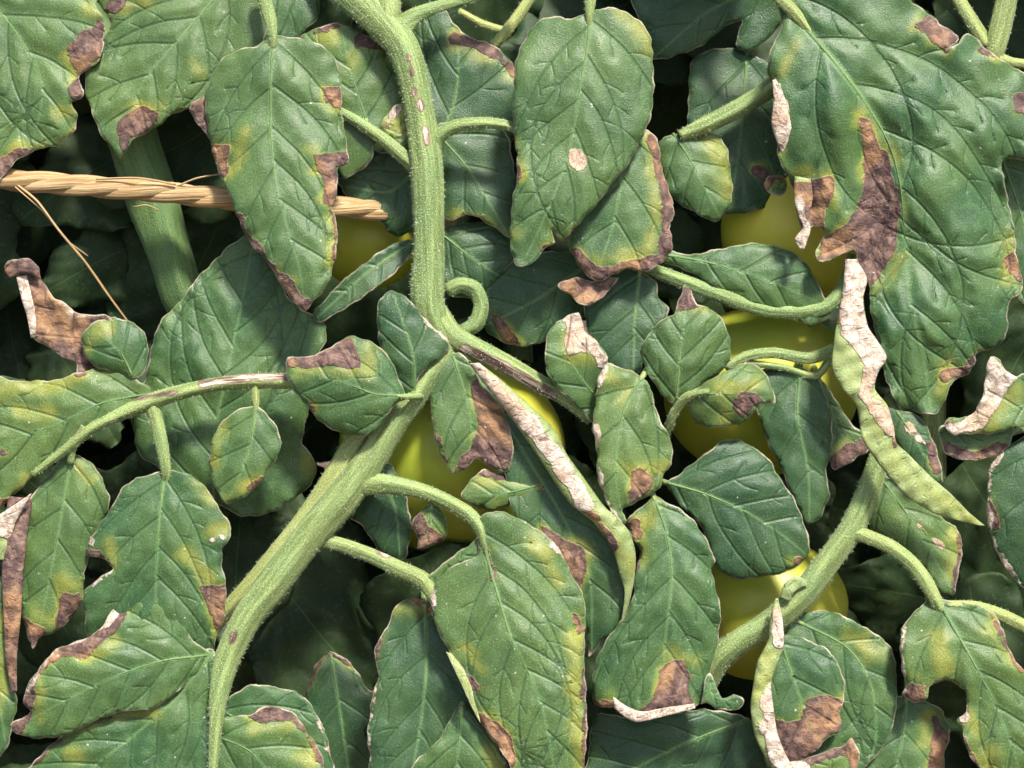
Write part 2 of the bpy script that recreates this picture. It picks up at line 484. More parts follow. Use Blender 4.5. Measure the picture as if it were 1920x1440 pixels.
    attrs = dict(pp=np.stack([q[:, 0] / 100, q[:, 1] / 100, np.full(len(q), seed * 3.7)], 1), sd=sdv, sp=spv, sy=syv, vd=vd, v2=v2,
                 nl=np.clip(.5 + 1.1 * waves(q[:, 0], q[:, 1], seed + 21, 150), 0, 1), nw=np.clip(waves(q[:, 0], q[:, 1], seed + 22, 60), -.6, .6), nm=np.clip(.5 + waves(q[:, 0], q[:, 1], seed + 23, 30, 9), 0, 1), md=md - w_rib, ed=ed, tint=np.full(len(q), tint), dust=np.full(len(q), dust))
    zz = zz + np.where(md < w_rib, 1.2 * (1 - (md / w_rib) ** 2), 0)
    o = mesh_obj(name, P(np.column_stack([q, zz])), ff, mats or ([M_UNDER, M_LEAF] if flip else [M_LEAF, M_UNDER]), plant, attrs)
    solid(o, .00035)
    if label: o['label'] = label
    if ribw and not flip and name == 'leaf' and len(rb) > 6:      # raised midrib, part of the leaf
        rz = [zz[np.argmin((q[:, 0] - c_[0]) ** 2 + (q[:, 1] - c_[1]) ** 2)] for c_ in rb]
        rz = np.convolve(np.pad(rz, 1, mode='edge'), [.25, .5, .25], 'valid'); n_ = len(rb)
        tube(o, [(*rb[i], rz[i] - .35 * ribw, max(.8, .72 * ribw * (1 - .85 * i / n_))) for i in range(0, n_ - 1, 2)], name='midrib', hairs=False, seg=7, tint=-.05, mat=M_RIB)
    if stalk:       # the leaf's own stalk, running back into the plant
        p0, d0 = rb[0], rb[0] - rb[min(2, len(rb) - 1)]; d0 = d0 / max(np.hypot(*d0), 1e-6)
        z0 = z[0]
        tube(o, [(*(p0 - d0 * 14), z0 - 5, 4), (*(p0 + d0 * 6), z0 - 12, 6), (*(p0 + d0 * 22), z0 - 60, 6.5), (*(p0 + d0 * 30), z0 - 150, 7.5)], name='leaf_stalk', hairs=False, seg=8)
    return o

def ribbon(plant, left, right, z, bulge, b=(), p=(), y=(), tint=.3, dust=.3, name='curled_leaf', label=None, under=True, wav=4, m=11, lean=0):
    """a rolled leaf margin: a half-pipe of blade between two edge lines"""
    SEED[0] += 1; seed = SEED[0]
    La, Ra = catmull(left, False, 3), catmull(right, False, 3)
    n = int(max(len(La), len(Ra)) * .8)
    rs_ = lambda A: np.stack([np.interp(np.linspace(0, 1, n), np.linspace(0, 1, len(A)), A[:, k]) for k in (0, 1)], 1)
    La, Ra = rs_(La), rs_(Ra)
    zt = np.interp(np.linspace(0, 1, n), np.linspace(0, 1, len(z)), z)
    wid = np.hypot(*(Ra - La).T)
    V = []; U = []
    for j in range(m):
        s = j / (m - 1); f = .5 - .5 * math.cos(math.pi * s)
        q = La * (1 - f)[..., None] + Ra * f if False else La + (Ra - La) * f
        zz = zt + bulge * np.minimum(wid / 40, 1.2) * (math.sin(math.pi * s)) * np.linspace(1, .55, n) + lean * s
        V.append(np.column_stack([q, zz])); U.append(np.full(n, s))
    V = np.concatenate(V); U = np.concatenate(U); q = V[:, :2]
    V[:, 2] += wav * waves(q[:, 0], q[:, 1], seed, 40) + 1.2 * waves(q[:, 0], q[:, 1], seed + 1, 18)
    jitter = waves(q[:, 0], q[:, 1], seed + 2, 24)
    F = []
    for j in range(m - 1):
        for i in range(n - 1):
            k = j * n + i; F.append((k, k + 1, k + n + 1, k + n))
    A, B, Cc = V[F[len(F) // 2][0]], V[F[len(F) // 2][1]], V[F[len(F) // 2][2]]
    if ((B[0] - A[0]) * (Cc[1] - A[1]) - (B[1] - A[1]) * (Cc[0] - A[0])) > 0: F = [f[::-1] for f in F]
    # side veins cross the roll slantwise
    L = np.tile(np.concatenate([[0], np.cumsum(np.hypot(*(((La + Ra) / 2)[1:] - ((La + Ra) / 2)[:-1]).T))]), m)
    ph = (L * (1 + .12 * np.sin(L / 90)) + U * 34 + 22 * jitter) % 38; vd = np.minimum(ph, 38 - ph) + .7 * (1 - np.abs(2 * U - 1)) * (np.sin(L / 31 + seed) > .1)
    edg = np.minimum(U, 1 - U) * np.tile(wid, m)
    attrs = dict(pp=np.column_stack([q / 100, np.full(len(q), seed * 3.7)]), sd=shape_sd(q, b), sp=shape_sd(q, p), sy=shape_sd(q, y), vd=vd,
                 nl=np.clip(.5 + 1.1 * waves(q[:, 0], q[:, 1], seed + 21, 150), 0, 1), nw=np.clip(waves(q[:, 0], q[:, 1], seed + 22, 60), -.6, .6), nm=np.clip(.5 + waves(q[:, 0], q[:, 1], seed + 23, 30, 9), 0, 1), v2=np.full(len(q), 60.), md=np.full(len(q), 60.), ed=edg, tint=np.full(len(q), tint), dust=np.full(len(q), dust))
    o = mesh_obj(name, P(V), F, [M_UNDER, M_LEAF] if under else [M_LEAF, M_UNDER], plant, attrs)
    solid(o, .00035)
    if label: o['label'] = label
    return o

def tube(plant, pts, name='stem', hairs=True, seg=18, b=(), tint=0.1, ridge=.085, label=None, mat=None, cap=True, hl=6.5, dens=1.0):
    """tapered stem through (x, y, z, radius) points"""
    SEED[0] += 1; seed = SEED[0]; rs = np.random.default_rng(seed)
    c = catmull(np.array(pts, float), False, 7)
    n = len(c); ctr = c[:, :3]; rad = c[:, 3] * (1 + .035 * np.sin(np.arange(n) * .21 + seed))
    tg = np.gradient(ctr, axis=0); tg /= np.linalg.norm(tg, axis=1)[:, None]
    ref = np.array([0, 0, 1.0]); V = []; A = []; nrmv = []
    arc = np.concatenate([[0], np.cumsum(np.linalg.norm(ctr[1:] - ctr[:-1], axis=1))])
    prev = None
    for i in range(n):
        if prev is None:
            h = np.cross(tg[i], ref)
            if np.linalg.norm(h) < .2: h = np.cross(tg[i], np.array([1.0, 0, 0]))
        else: h = prev - tg[i] * (prev @ tg[i])
        h = h / np.linalg.norm(h); prev = h; g = np.cross(tg[i], h)
        for k in range(seg):
            th = 2 * math.pi * k / seg
            d = h * math.cos(th) + g * math.sin(th)
            rr = rad[i] * (1 + ridge * math.cos(5 * th + .6))
            V.append(ctr[i] + d * rr); nrmv.append(d); A.append((arc[i] / 100, (th if th < math.pi else 2 * math.pi - th) * rad[i] / 100, seed * 3.7))
    V = np.array(V); nrmv = np.array(nrmv); F = []
    for i in range(n - 1):
        for k in range(seg):
            k2 = (k + 1) % seg; F.append((i * seg + k, i * seg + k2, (i + 1) * seg + k2, (i + 1) * seg + k))
    if cap: F.append(tuple(range(seg))[::-1]); F.append(tuple((n - 1) * seg + k for k in range(seg)))
    # outward winding check
    f = F[len(F) // 2]; W3 = P(V); cen = P(ctr)
    nn = np.cross(W3[f[1]] - W3[f[0]], W3[f[2]] - W3[f[0]]); i0 = min(f) // seg
    if nn @ (W3[f[0]] - cen[i0]) < 0: F = [x[::-1] for x in F]
    attrs = dict(pp=np.array(A), sd=shape_sd(V[:, :2], b), tint=np.full(len(V), tint))
    o = mesh_obj(name, W3, F, mat or M_STEM, plant, attrs)
    if label: o['label'] = label
    if hairs:
        cnt = int(arc[-1] * rad.mean() * 6.28 / 34 * dens)
        HV, HF = [], []
        ii = rs.integers(0, n - 1, cnt); tt = rs.uniform(0, 1, cnt); kk = rs.integers(0, seg, cnt)
        for i, t_, k in zip(ii, tt, kk):
            k2 = (k + 1) % seg; t2 = rs.uniform()
            a0 = V[i * seg + k] * (1 - t2) + V[i * seg + k2] * t2; a1 = V[(i + 1) * seg + k] * (1 - t2) + V[(i + 1) * seg + k2] * t2
            p0 = a0 * (1 - t_) + a1 * t_
            d = nrmv[i * seg + k] + rs.normal(0, .35, 3); d /= np.linalg.norm(d)
            s_ = np.cross(d, rs.normal(0, 1, 3)); s_ /= np.linalg.norm(s_)
            ln = hl * rs.uniform(.35, 1.0); m0 = len(HV)
            HV += [p0 - d * 1 + s_ * .42, p0 - d * 1 - s_ * .42, p0 + d * ln]; HF.append((m0, m0 + 1, m0 + 2))
        if HV: tag(mesh_obj('stem_hairs', P(np.array(HV)), HF, M_HAIR, o, smooth=False), kind='stuff')
    return o

# ------------------------------------------------------------------ the plants (their roots stand in the soil)
def on_ground(x, y, z):
    w_ = P(np.array([[x, y, z]]))[0]; return (float(w_[0]), float(w_[1]), 0.0)
front = empty('tomato_plant', on_ground(700, 900, -380), 'tomato shoot with a thick hairy central stem, forked below, and brown-spotted drooping leaves', 'plant')
right = empty('tomato_plant', on_ground(1650, 900, -380), 'tomato plant with a huge blistered leaf, a big brown dead patch and rolled bleached margins', 'plant')
upper = empty('tomato_plant', on_ground(150, 700, -420), 'soft shaded tomato plant with brown-edged leaves hanging over the twine', 'plant')
back = empty('tomato_plant', on_ground(1000, 600, -760), 'dark shaded tomato foliage filling the gaps behind the fruit', 'plant')

# stems of the front plant -------------------------------------------------
tube(front, [(590, -70, -60, 34), (650, -20, -20, 36), (705, 30, 0, 34), (752, 85, 6, 29), (775, 150, 8, 27), (788, 220, 8, 28), (798, 300, 8, 29),
             (803, 400, 8, 28.5), (803, 490, 8, 29), (800, 560, 6, 30), (812, 605, 2, 28), (838, 640, -4, 22)], name='main_stem', tint=.06,
     b=[(6, [(765, 105), (768, 112)]), (6, [(777, 170), (778, 178)]), (8, [(786, 190), (790, 203)]), (8, [(797, 245), (800, 268)]), (5, [(772, 130), (773, 145)])])
tube(front, [(745, 60, -6, 24), (778, 30, -10, 15), (830, 10, -12, 11), (900, -8, -14, 9), (980, -30, -20, 9)], name='side_stem', tint=.05)
tube(front, [(720, 50, 0, 26), (726, 20, 0, 26), (722, -50, -10, 26)], name='side_stem', tint=.15)
tube(front, [(815, 590, -6, 26), (848, 630, 2, 22), (890, 652, 2, 18), (950, 684, 0, 17), (1005, 716, -4, 17), (1060, 746, -10, 16), (1110, 785, -20, 14)], name='side_stem',
     b=[(11, [(872, 655), (930, 680), (990, 715), (1035, 742)])], label='side stem with a long brown corky streak')
tube(front, [(845, 640, -2, 16), (820, 680, 8, 20), (785, 728, 10, 23), (740, 790, 12, 25), (690, 868, 14, 28), (640, 935, 14, 31), (575, 1010, 12, 31), (515, 1088, 10, 29),
             (465, 1155, 12, 28), (428, 1228, 20, 24), (410, 1300, 34, 18), (404, 1360, 46, 13), (398, 1450, 52, 9)], name='main_stem', tint=.10,
     b=[(7, [(438, 1190), (436, 1203)])])
tube(front, [(690, 800, -14, 22), (655, 850, -12, 22), (615, 915, -10, 22), (560, 990, -14, 20), (490, 1075, -22, 18), (420, 1150, -40, 15), (330, 1260, -90, 14)], name='side_stem', tint=.42)
tube(front, [(640, 905, 8, 20), (675, 908, 14, 21), (720, 908, 18, 18), (780, 918, 24, 15), (830, 936, 32, 13), (875, 962, 44, 13), (900, 990, 56, 11), (911, 1035, 54, 6), (918, 1075, 34, 3)], name='leaf_branch', tint=.12)
tube(front, [(570, 1008, -2, 14), (600, 1012, 2, 13), (650, 1025, 6, 13), (700, 1044, 12, 14), (750, 1068, 20, 15), (795, 1090, 30, 15), (815, 1125, 40, 10), (822, 1165, 46, 4)], name='leaf_branch', tint=.22,
     b=[(5, [(708, 1035), (728, 1042)])])
tube(front, [(690, 735, 20, 10), (600, 716, 30, 13), (540, 714, 34, 14), (470, 714, 34, 14), (400, 721, 34, 13), (330, 737, 34, 14), (270, 757, 34, 15), (222, 778, 36, 12), (170, 804, 40, 10),
             (130, 836, 38, 9), (60, 890, 34, 5)], name='leaf_branch', tint=.12, label='leaf stalk with scarred brown streaks',
     b=[(8, [(380, 720), (460, 708), (545, 706)]), (4, [(250, 748), (330, 736)]), (4, [(90, 838), (150, 805)])])
tube(front, [(478, 716, 34, 8), (479, 745, 38, 7), (480, 764, 42, 5.5), (478, 790, 34, 3)], name='leaf_stalk', tint=.35)
tube(front, [(278, 745, 30, 14), (292, 785, 34, 13), (302, 830, 38, 12), (311, 882, 38, 9), (308, 920, 24, 4)], name='leaf_stalk', tint=.1)
tube(front, [(160, 800, 32, 9), (136, 835, 28, 9), (132, 870, 26, 6)], name='leaf_stalk', tint=.1)
tube(front, [(796, 322, 0, 15), (765, 300, 0, 13), (720, 262, -4, 12), (670, 228, -8, 11), (630, 205, -14, 8)], name='leaf_branch', tint=.1)
tube(front, [(808, 290, 2, 18), (820, 258, 10, 14), (855, 236, 22, 12), (905, 230, 30, 11), (950, 235, 34, 10), (985, 250, 36, 6)], name='leaf_branch', tint=.1)
tube(front, [(490, -40, 30, 14), (496, 0, 34, 13), (507, 40, 40, 12), (512, 72, 46, 7.5), (511, 100, 40, 5.5), (510, 135, 20, 3)], name='leaf_stalk', tint=.1)
tube(front, [(1108, -40, 46, 11), (1107, 0, 52, 10.5), (1105, 26, 58, 8), (1104, 55, 54, 5), (1102, 85, 40, 3)], name='leaf_stalk', tint=.1)
tube(front, [(838, 545, -20, 13), (862, 533, -16, 13), (890, 540, -14, 13), (902, 572, -14, 14), (893, 606, -16, 14), (866, 622, -20, 12)], name='leaf_branch', tint=.05)
tube(front, [(1010, -40, -100, 10), (985, 10, -96, 10), (950, 58, -92, 10), (925, 90, -100, 9), (900, 160, -160, 9)], name='leaf_branch', tint=.45)
tube(front, [(860, 20, -110, 6), (905, 45, -104, 7), (960, 62, -100, 7)], name='leaf_branch', tint=.5)
leaf(front, [(714, 236), (742, 196), (760, 200), (762, 268), (738, 262)], [(756, 262), (735, 225)], [-10, -6], cup=4, quilt=2, y=[(30, [(740, 230)])], p=[(5, [(722, 240), (745, 205)])], tint=.4, dust=.8, stalk=False)
tube(front, [(560, -60, -60, 34), (470, 120, -260, 30), (470, 500, -380, 30), (560, 1100, -420, 30), (650, 1700, -460, 30), (700, 2300, -480, 34), (720, 3400, -600, 36)], name='main_stem', hairs=False, tint=.1)

# leaves of the front plant --------------------------------------------------
leaf(front, [(512, 68), (560, 70), (592, 80), (620, 100), (637, 130), (642, 160), (640, 212), (648, 250), (654, 290), (651, 305), (632, 320), (633, 350), (627, 398), (632, 430), (630, 480),
             (622, 515), (608, 542), (590, 562), (572, 583), (552, 570), (535, 545), (520, 520), (500, 490), (478, 470), (460, 438), (445, 405), (430, 368), (414, 330), (400, 290), (390, 250),
             (385, 210), (386, 170), (396, 140), (415, 112), (445, 95), (480, 85)],
     [(512, 68), (508, 150), (508, 250), (520, 350), (540, 430), (560, 500), (572, 572)], [48, 54, 58, 70, 74, 70], cup=-26, quilt=9,
     b=[[(606, 163), (645, 158), (644, 205), (630, 203), (612, 190)], [(585, 288), (600, 288), (656, 288), (652, 306), (632, 314), (635, 350), (632, 385), (616, 402), (608, 370), (600, 330), (592, 305)],
        (6, [(626, 400), (632, 430), (630, 480)]), (16, [(574, 578), (545, 555), (530, 530)]), (9, [(445, 405), (462, 442), (500, 490), (535, 545)]), [(396, 270), (432, 272), (430, 300), (424, 338), (410, 325)]],
     y=[(9, [(432, 330), (448, 285), (462, 240)]), (8, [(590, 280), (575, 276)]), (6, [(622, 400), (622, 500)])], tint=.06, label='long drooping leaf with brown notches along both margins', stalk=False)
leaf(front, [(1105, 22), (1150, 14), (1180, 25), (1205, 45), (1220, 70), (1225, 95), (1224, 130), (1227, 170), (1222, 210), (1212, 240), (1195, 280), (1175, 310), (1150, 345), (1125, 375), (1100, 405),
             (1082, 425), (1064, 442), (1054, 452), (1044, 446), (1036, 430), (1041, 455), (1018, 468), (1003, 490), (975, 502), (964, 490), (958, 460), (955, 430), (958, 408), (962, 370), (968, 340),
             (968, 320), (970, 290), (963, 255), (961, 210), (962, 170), (965, 130), (975, 90), (990, 60), (1010, 40), (1040, 30), (1075, 34)],
     [(1105, 22), (1103, 80), (1090, 150), (1078, 230), (1065, 290), (1045, 350), (1020, 410), (985, 485)], [60, 74, 82, 84, 80, 72], cup=-26, quilt=9,
     p=[[(1064, 281), (1078, 275), (1094, 286), (1100, 302), (1096, 316), (1080, 318), (1068, 306)]],
     b=[(5, [(967, 290), (969, 328)]), (5, [(1036, 432), (1046, 449), (1056, 450), (1080, 428)]), (5, [(1040, 457), (1020, 467)]), (10, [(1082, 297)])],
     y=[(15, [(1165, 32), (1205, 62), (1222, 95)]), (8, [(962, 265), (972, 300)]), (8, [(965, 425), (962, 440)])], tint=.05, dust=.4, stalk=False, label='broad green leaf with one round pale spot in the middle')
leaf(front, [(1170, 235), (1216, 243), (1234, 262), (1238, 300), (1250, 340), (1262, 385), (1265, 402), (1257, 430), (1261, 462), (1246, 490), (1215, 507), (1180, 505), (1150, 516), (1120, 527), (1095, 512), (1078, 487),
             (1066, 452), (1070, 400), (1100, 330), (1140, 260)],
     [(1160, 240), (1165, 330), (1150, 420), (1118, 518)], [10, 24, 34, 28], cup=-14,
     b=[(15, [(1232, 262), (1242, 320), (1257, 385), (1252, 440), (1250, 485), (1205, 500), (1150, 512), (1110, 515), (1080, 480)])], y=[(12, [(1222, 300), (1235, 400), (1215, 470), (1120, 490)])],
     tint=.08, dust=.5, label='leaf with a wide brown ragged margin, half under the spotted leaf')
leaf(front, [(1045, 535), (1060, 525), (1085, 522), (1110, 528), (1140, 520), (1160, 520), (1150, 535), (1130, 555), (1110, 570), (1090, 573), (1070, 556)], [(1160, 522), (1110, 542), (1055, 538)], [-14, 8, 4], cup=12,
     b=[(80, [(1100, 545)])], quilt=3, stalk=False, name='dead_leaf', label='shrivelled brown leaf tip')
leaf(front, [(1060, 596), (1085, 585), (1092, 602), (1100, 622), (1120, 640), (1136, 666), (1142, 684), (1150, 720), (1150, 780), (1120, 800), (1088, 770), (1058, 740), (1034, 715), (1022, 690), (1022, 650), (1030, 620), (1045, 605)],
     [(1140, 770), (1090, 710), (1055, 650), (1060, 600)], [-6, 12, 34, 30], cup=10, quilt=5,
     p=[[(1048, 598), (1087, 583), (1100, 620), (1124, 640), (1140, 672), (1128, 692), (1112, 668), (1090, 660), (1064, 668), (1057, 645), (1060, 615)]],
     y=[(14, [(1060, 620), (1065, 665), (1110, 668)])], tint=.12, label='cupped leaf with a bleached tan upper edge')
leaf(front, [(1140, 682), (1170, 690), (1195, 700), (1215, 720), (1226, 750), (1240, 790), (1255, 820), (1262, 850), (1258, 875), (1245, 890), (1236, 915), (1215, 930), (1190, 946), (1168, 955), (1173, 976), (1165, 986),
             (1145, 962), (1130, 925), (1120, 890), (1118, 850), (1112, 800), (1115, 760), (1120, 720), (1128, 695)],
     [(1205, 706), (1172, 760), (1158, 830), (1155, 900), (1168, 975)], [40, 52, 58, 58, 52], cup=-18, quilt=13, ruff=7,
     b=[[(1184, 886), (1200, 878), (1222, 888), (1230, 905), (1212, 930), (1180, 948), (1178, 925), (1187, 905)]], p=[(4.5, [(1117, 800), (1119, 880), (1138, 950), (1168, 982)]), (4, [(1137, 684), (1122, 720)])],
     y=[(12, [(1135, 702), (1152, 712)]), (12, [(1175, 878), (1240, 880)]), (10, [(1165, 760), (1180, 735)])], tint=.16, dust=.5, label='puckered twisted leaf with a brown bite-shaped spot low on it')
ribbon(front, [(880, 682), (910, 722), (950, 772), (985, 822), (1018, 870), (1040, 905), (1065, 940), (1090, 962), (1115, 982), (1148, 1030), (1160, 1070), (1171, 1110), (1165, 1168)],
       [(898, 680), (940, 712), (1000, 766), (1040, 806), (1062, 850), (1087, 885), (1112, 920), (1134, 950), (1162, 975), (1182, 1000), (1192, 1040), (1189, 1090), (1172, 1166)], [34, 44, 50, 52, 48, 30], 16,
       p=[(16, [(890, 685), (1000, 800), (1060, 890), (1100, 945)])], b=[(8, [(1130, 985), (1150, 1025)]), (7, [(1095, 955), (1120, 970)])], y=[(14, [(1060, 900), (1180, 1060)])], tint=.3, label='leaf rolled into a long bleached grey strip with dark veins')
leaf(front, [(885, 690), (920, 700), (1010, 790), (1060, 860), (1110, 930), (1160, 990), (1182, 1040), (1180, 1100), (1168, 1160), (1150, 1188), (1128, 1200), (1104, 1232), (1096, 1160), (1070, 1085), (1010, 1010), (960, 955), (945, 880), (925, 790)],
     [(890, 700), (970, 830), (1050, 960), (1105, 1080), (1110, 1225)], [4, 14, 18, 14, 4], cup=12, b=[[(1010, 985), (1050, 1000), (1095, 1035), (1098, 1075), (1085, 1120), (1060, 1060), (1020, 1010)]],
     y=[(14, [(1070, 1010), (1100, 1040)])], tint=0, dust=.2)
leaf(front, [(830, 668), (860, 660), (886, 690), (900, 715), (920, 740), (942, 770), (956, 800), (962, 838), (955, 880), (935, 886), (910, 870), (890, 860), (870, 882), (845, 889), (832, 862), (816, 822), (808, 780), (810, 720)],
     [(850, 668), (872, 740), (885, 800), (880, 850), (862, 882)], [18, 20, 16, 14, 10], cup=16, quilt=6,
     b=[[(884, 715), (900, 715), (944, 770), (964, 838), (955, 885), (910, 872), (870, 884), (850, 889), (862, 862), (880, 845), (893, 815), (892, 770)], [(812, 812), (826, 815), (834, 842), (838, 865), (822, 840)]], tint=.12, dust=.4,
     label='grey-green leaf half withered to dark brown below the stem fork')
leaf(front, [(903, 880), (930, 884), (960, 893), (990, 895), (1022, 900), (1016, 920), (985, 936), (950, 950), (915, 957), (885, 947), (866, 930), (880, 902)], [(1010, 910), (950, 925), (880, 930)], [16, 22, 16], cup=-12,
     b=[(9, [(903, 880), (930, 888), (1020, 906)])], y=[(14, [(900, 900), (930, 900)]), (10, [(930, 945)])], tint=.3)
leaf(front, [(805, 948), (825, 950), (838, 975), (839, 1000), (826, 1015), (800, 1027), (780, 1031), (784, 1010), (772, 985), (785, 963)], [(808, 948), (805, 990), (784, 1028)], [18, 22, 18], cup=-12,
     b=[[(790, 955), (800, 980), (832, 1006), (825, 1018), (775, 1035), (768, 985)]], tint=.15, label='tiny leaf, its lower half brown')
leaf(front, [(764, 743), (750, 715), (735, 680), (715, 652), (690, 637), (655, 630), (640, 640), (610, 655), (575, 668), (540, 671), (537, 700), (545, 725), (560, 745), (580, 765), (600, 790), (625, 808), (655, 819),
             (685, 816), (710, 800), (730, 775), (746, 757)],
     [(764, 744), (700, 738), (640, 715), (590, 702), (540, 690)], [66, 84, 92, 90, 80], cup=-26, quilt=8,
     b=[[(536, 668), (575, 665), (610, 652), (640, 634), (664, 628), (668, 660), (678, 688), (640, 690), (590, 687), (540, 691)], (6, [(584, 768)])], y=[(12, [(560, 694), (680, 694)]), (14, [(690, 700), (690, 650)])],
     tint=.08, dust=.75, label='dusty leaf with one corner dried brown, lying over the stem fork')
tube(front, [(792, 742, 14, 7), (778, 744, 46, 7), (764, 744, 62, 5), (740, 742, 70, 3)], name='leaf_stalk', tint=.1)
leaf(front, [(708, 575), (720, 553), (738, 544), (765, 558), (785, 585), (805, 605), (830, 625), (843, 640), (836, 662), (812, 682), (790, 702), (775, 735), (758, 748), (745, 720), (728, 690), (712, 650), (706, 610)],
     [(778, 738), (775, 670), (758, 610), (736, 548)], [34, 46, 50, 46], cup=-14, quilt=7, tint=0, dust=.3, p=[(2.5, [(770, 560), (805, 605), (842, 640)])])
leaf(front, [(897, 975), (920, 960), (950, 961), (990, 980), (1030, 1010), (1056, 1040), (1075, 1080), (1091, 1110), (1098, 1150), (1098, 1200), (1095, 1250), (1100, 1300), (1101, 1350), (1098, 1400), (1096, 1440), (1085, 1510),
             (980, 1510), (952, 1430), (930, 1395), (905, 1360), (890, 1340), (880, 1310), (860, 1270), (840, 1220), (822, 1190), (814, 1160), (808, 1120), (818, 1090), (840, 1066), (870, 1052), (896, 1042), (893, 1000)],
     [(902, 985), (915, 1050), (935, 1120), (960, 1200), (995, 1270), (1020, 1340), (1050, 1500)], [62, 72, 82, 88, 86, 76], cup=-30, quilt=11,
     b=[(7, [(1060, 1045), (1078, 1080)]), [(1068, 1148), (1088, 1153), (1100, 1180), (1085, 1187), (1069, 1170)], (6, [(1100, 1210), (1096, 1300), (1101, 1350), (1096, 1440)]),
        [(824, 1208), (860, 1240), (892, 1270), (896, 1292), (875, 1287), (846, 1250)], (13, [(888, 1345), (920, 1362), (946, 1385), (956, 1425)]), (6, [(912, 1035), (918, 1055), (926, 1085)])],
     p=[(3, [(1020, 1000), (1060, 1045)]), (3, [(815, 1160), (808, 1120), (830, 1075)]), (3, [(920, 1062), (923, 1078)])],
     y=[(16, [(1080, 1200), (1080, 1340), (1088, 1440)]), (12, [(1000, 1010), (1050, 1090)]), (8, [(870, 1210), (905, 1260)])], tint=.27, dust=1.0, stalk=False, ribw=6, label='large dusty leaf with pale speckles and a torn brown margin')
ribbon(front, [(836, 1222), (850, 1252), (868, 1290), (884, 1325), (900, 1355)], [(846, 1225), (868, 1252), (884, 1288), (889, 1312), (900, 1348)], [72, 84, 88, 78], 5, tint=.5, name='curled_leaf', label='folded-back strip of pale leaf underside')
leaf(front, [(800, 1092), (815, 1068), (850, 1042), (880, 1022), (905, 1000), (915, 1030), (900, 1048), (862, 1060), (835, 1078), (818, 1105), (812, 1130)], [(812, 1100), (850, 1058), (905, 1015)], [38, 46, 52], cup=6, quilt=2, ruff=1, wav=2, tint=.1, stalk=False)
leaf(front, [(735, 1150), (755, 1125), (785, 1121), (804, 1138), (830, 1180), (880, 1240), (930, 1330), (970, 1400), (980, 1500), (700, 1500), (692, 1420), (689, 1370), (695, 1320), (708, 1270), (702, 1230), (710, 1200), (722, 1180)],
     [(796, 1132), (800, 1240), (790, 1350), (765, 1490)], [-4, 6, 14, 10], cup=-16, quilt=8, b=[(10, [(775, 1120), (806, 1140)]), (4, [(708, 1200), (704, 1230)])], y=[(12, [(745, 1140), (790, 1140)])], tint=0, dust=.25,
     p=[(3, [(708, 1270), (690, 1370), (694, 1440)])])
leaf(front, [(750, 1500), (770, 1440), (820, 1388), (862, 1322), (890, 1345), (920, 1385), (955, 1440), (965, 1500)], [(865, 1330), (860, 1400), (850, 1490)], [30, 38, 30], cup=-8, y=[(14, [(915, 1400), (945, 1460)])], tint=.15, dust=.3)
leaf(front, [(1226, 930), (1242, 936), (1268, 950), (1300, 976), (1325, 1010), (1340, 1052), (1334, 1064), (1345, 1110), (1351, 1150), (1348, 1200), (1338, 1232), (1334, 1262), (1345, 1295), (1330, 1312), (1302, 1325),
             (1270, 1330), (1235, 1340), (1200, 1350), (1175, 1340), (1150, 1326), (1116, 1322), (1109, 1290), (1118, 1240), (1135, 1200), (1165, 1165), (1185, 1120), (1194, 1070), (1198, 1030), (1180, 1000), (1178, 970), (1205, 948)],
     [(1226, 932), (1250, 1000), (1260, 1080), (1252, 1160), (1245, 1230), (1255, 1325)], [34, 46, 54, 56, 56, 50], cup=-24, quilt=11,
     b=[[(1236, 1256), (1262, 1235), (1286, 1238), (1293, 1270), (1296, 1310), (1304, 1328), (1270, 1335), (1205, 1350), (1196, 1335), (1224, 1312), (1237, 1286)], [(1110, 1312), (1150, 1312), (1168, 1336), (1120, 1332)],
        (11, [(1188, 985), (1196, 1000)]), (7, [(1196, 1035), (1192, 1065)])], y=[(12, [(1230, 940), (1220, 980)]), (10, [(1205, 1020), (1205, 1060)]), (12, [(1250, 1228), (1300, 1240)])], tint=.10, dust=.5,
     label='hanging leaf with a brown tongue-shaped patch at its tip')
ribbon(front, [(1150, 1306), (1175, 1324), (1205, 1334), (1250, 1326), (1302, 1319)], [(1152, 1328), (1174, 1346), (1196, 1354), (1250, 1342), (1304, 1328)], [62, 68, 66, 58], 6, p=[(40, [(1150, 1320), (1300, 1325)])], label='rolled-up bleached leaf margin')
leaf(front, [(1330, 1262), (1345, 1285), (1352, 1310), (1375, 1303), (1396, 1312), (1390, 1328), (1358, 1332), (1325, 1318), (1315, 1320), (1318, 1290)], [(1325, 1275), (1340, 1305), (1385, 1320)], [48, 52, 40], cup=2, quilt=0, flip=True, tint=.15, curl=0, wav=1, ruff=1, stalk=False, p=[(2.5, [(1315, 1320), (1358, 1331)])])
leaf(front, [(1250, 905), (1280, 884), (1310, 860), (1340, 836), (1365, 824), (1400, 830), (1435, 855), (1460, 890), (1485, 930), (1505, 970), (1516, 1010), (1515, 1045), (1490, 1065), (1450, 1078), (1400, 1086), (1365, 1080),
             (1340, 1060), (1325, 1010), (1300, 970), (1265, 935)], [(1250, 905), (1320, 925), (1400, 960), (1470, 1005), (1514, 1042)], [0, 12, 18, 14, 6], cup=-14, quilt=8, b=[(13, [(1500, 1052)])], tint=0, dust=.25,
     label='dark flat leaf with a small dead tip beside the right-hand stem')
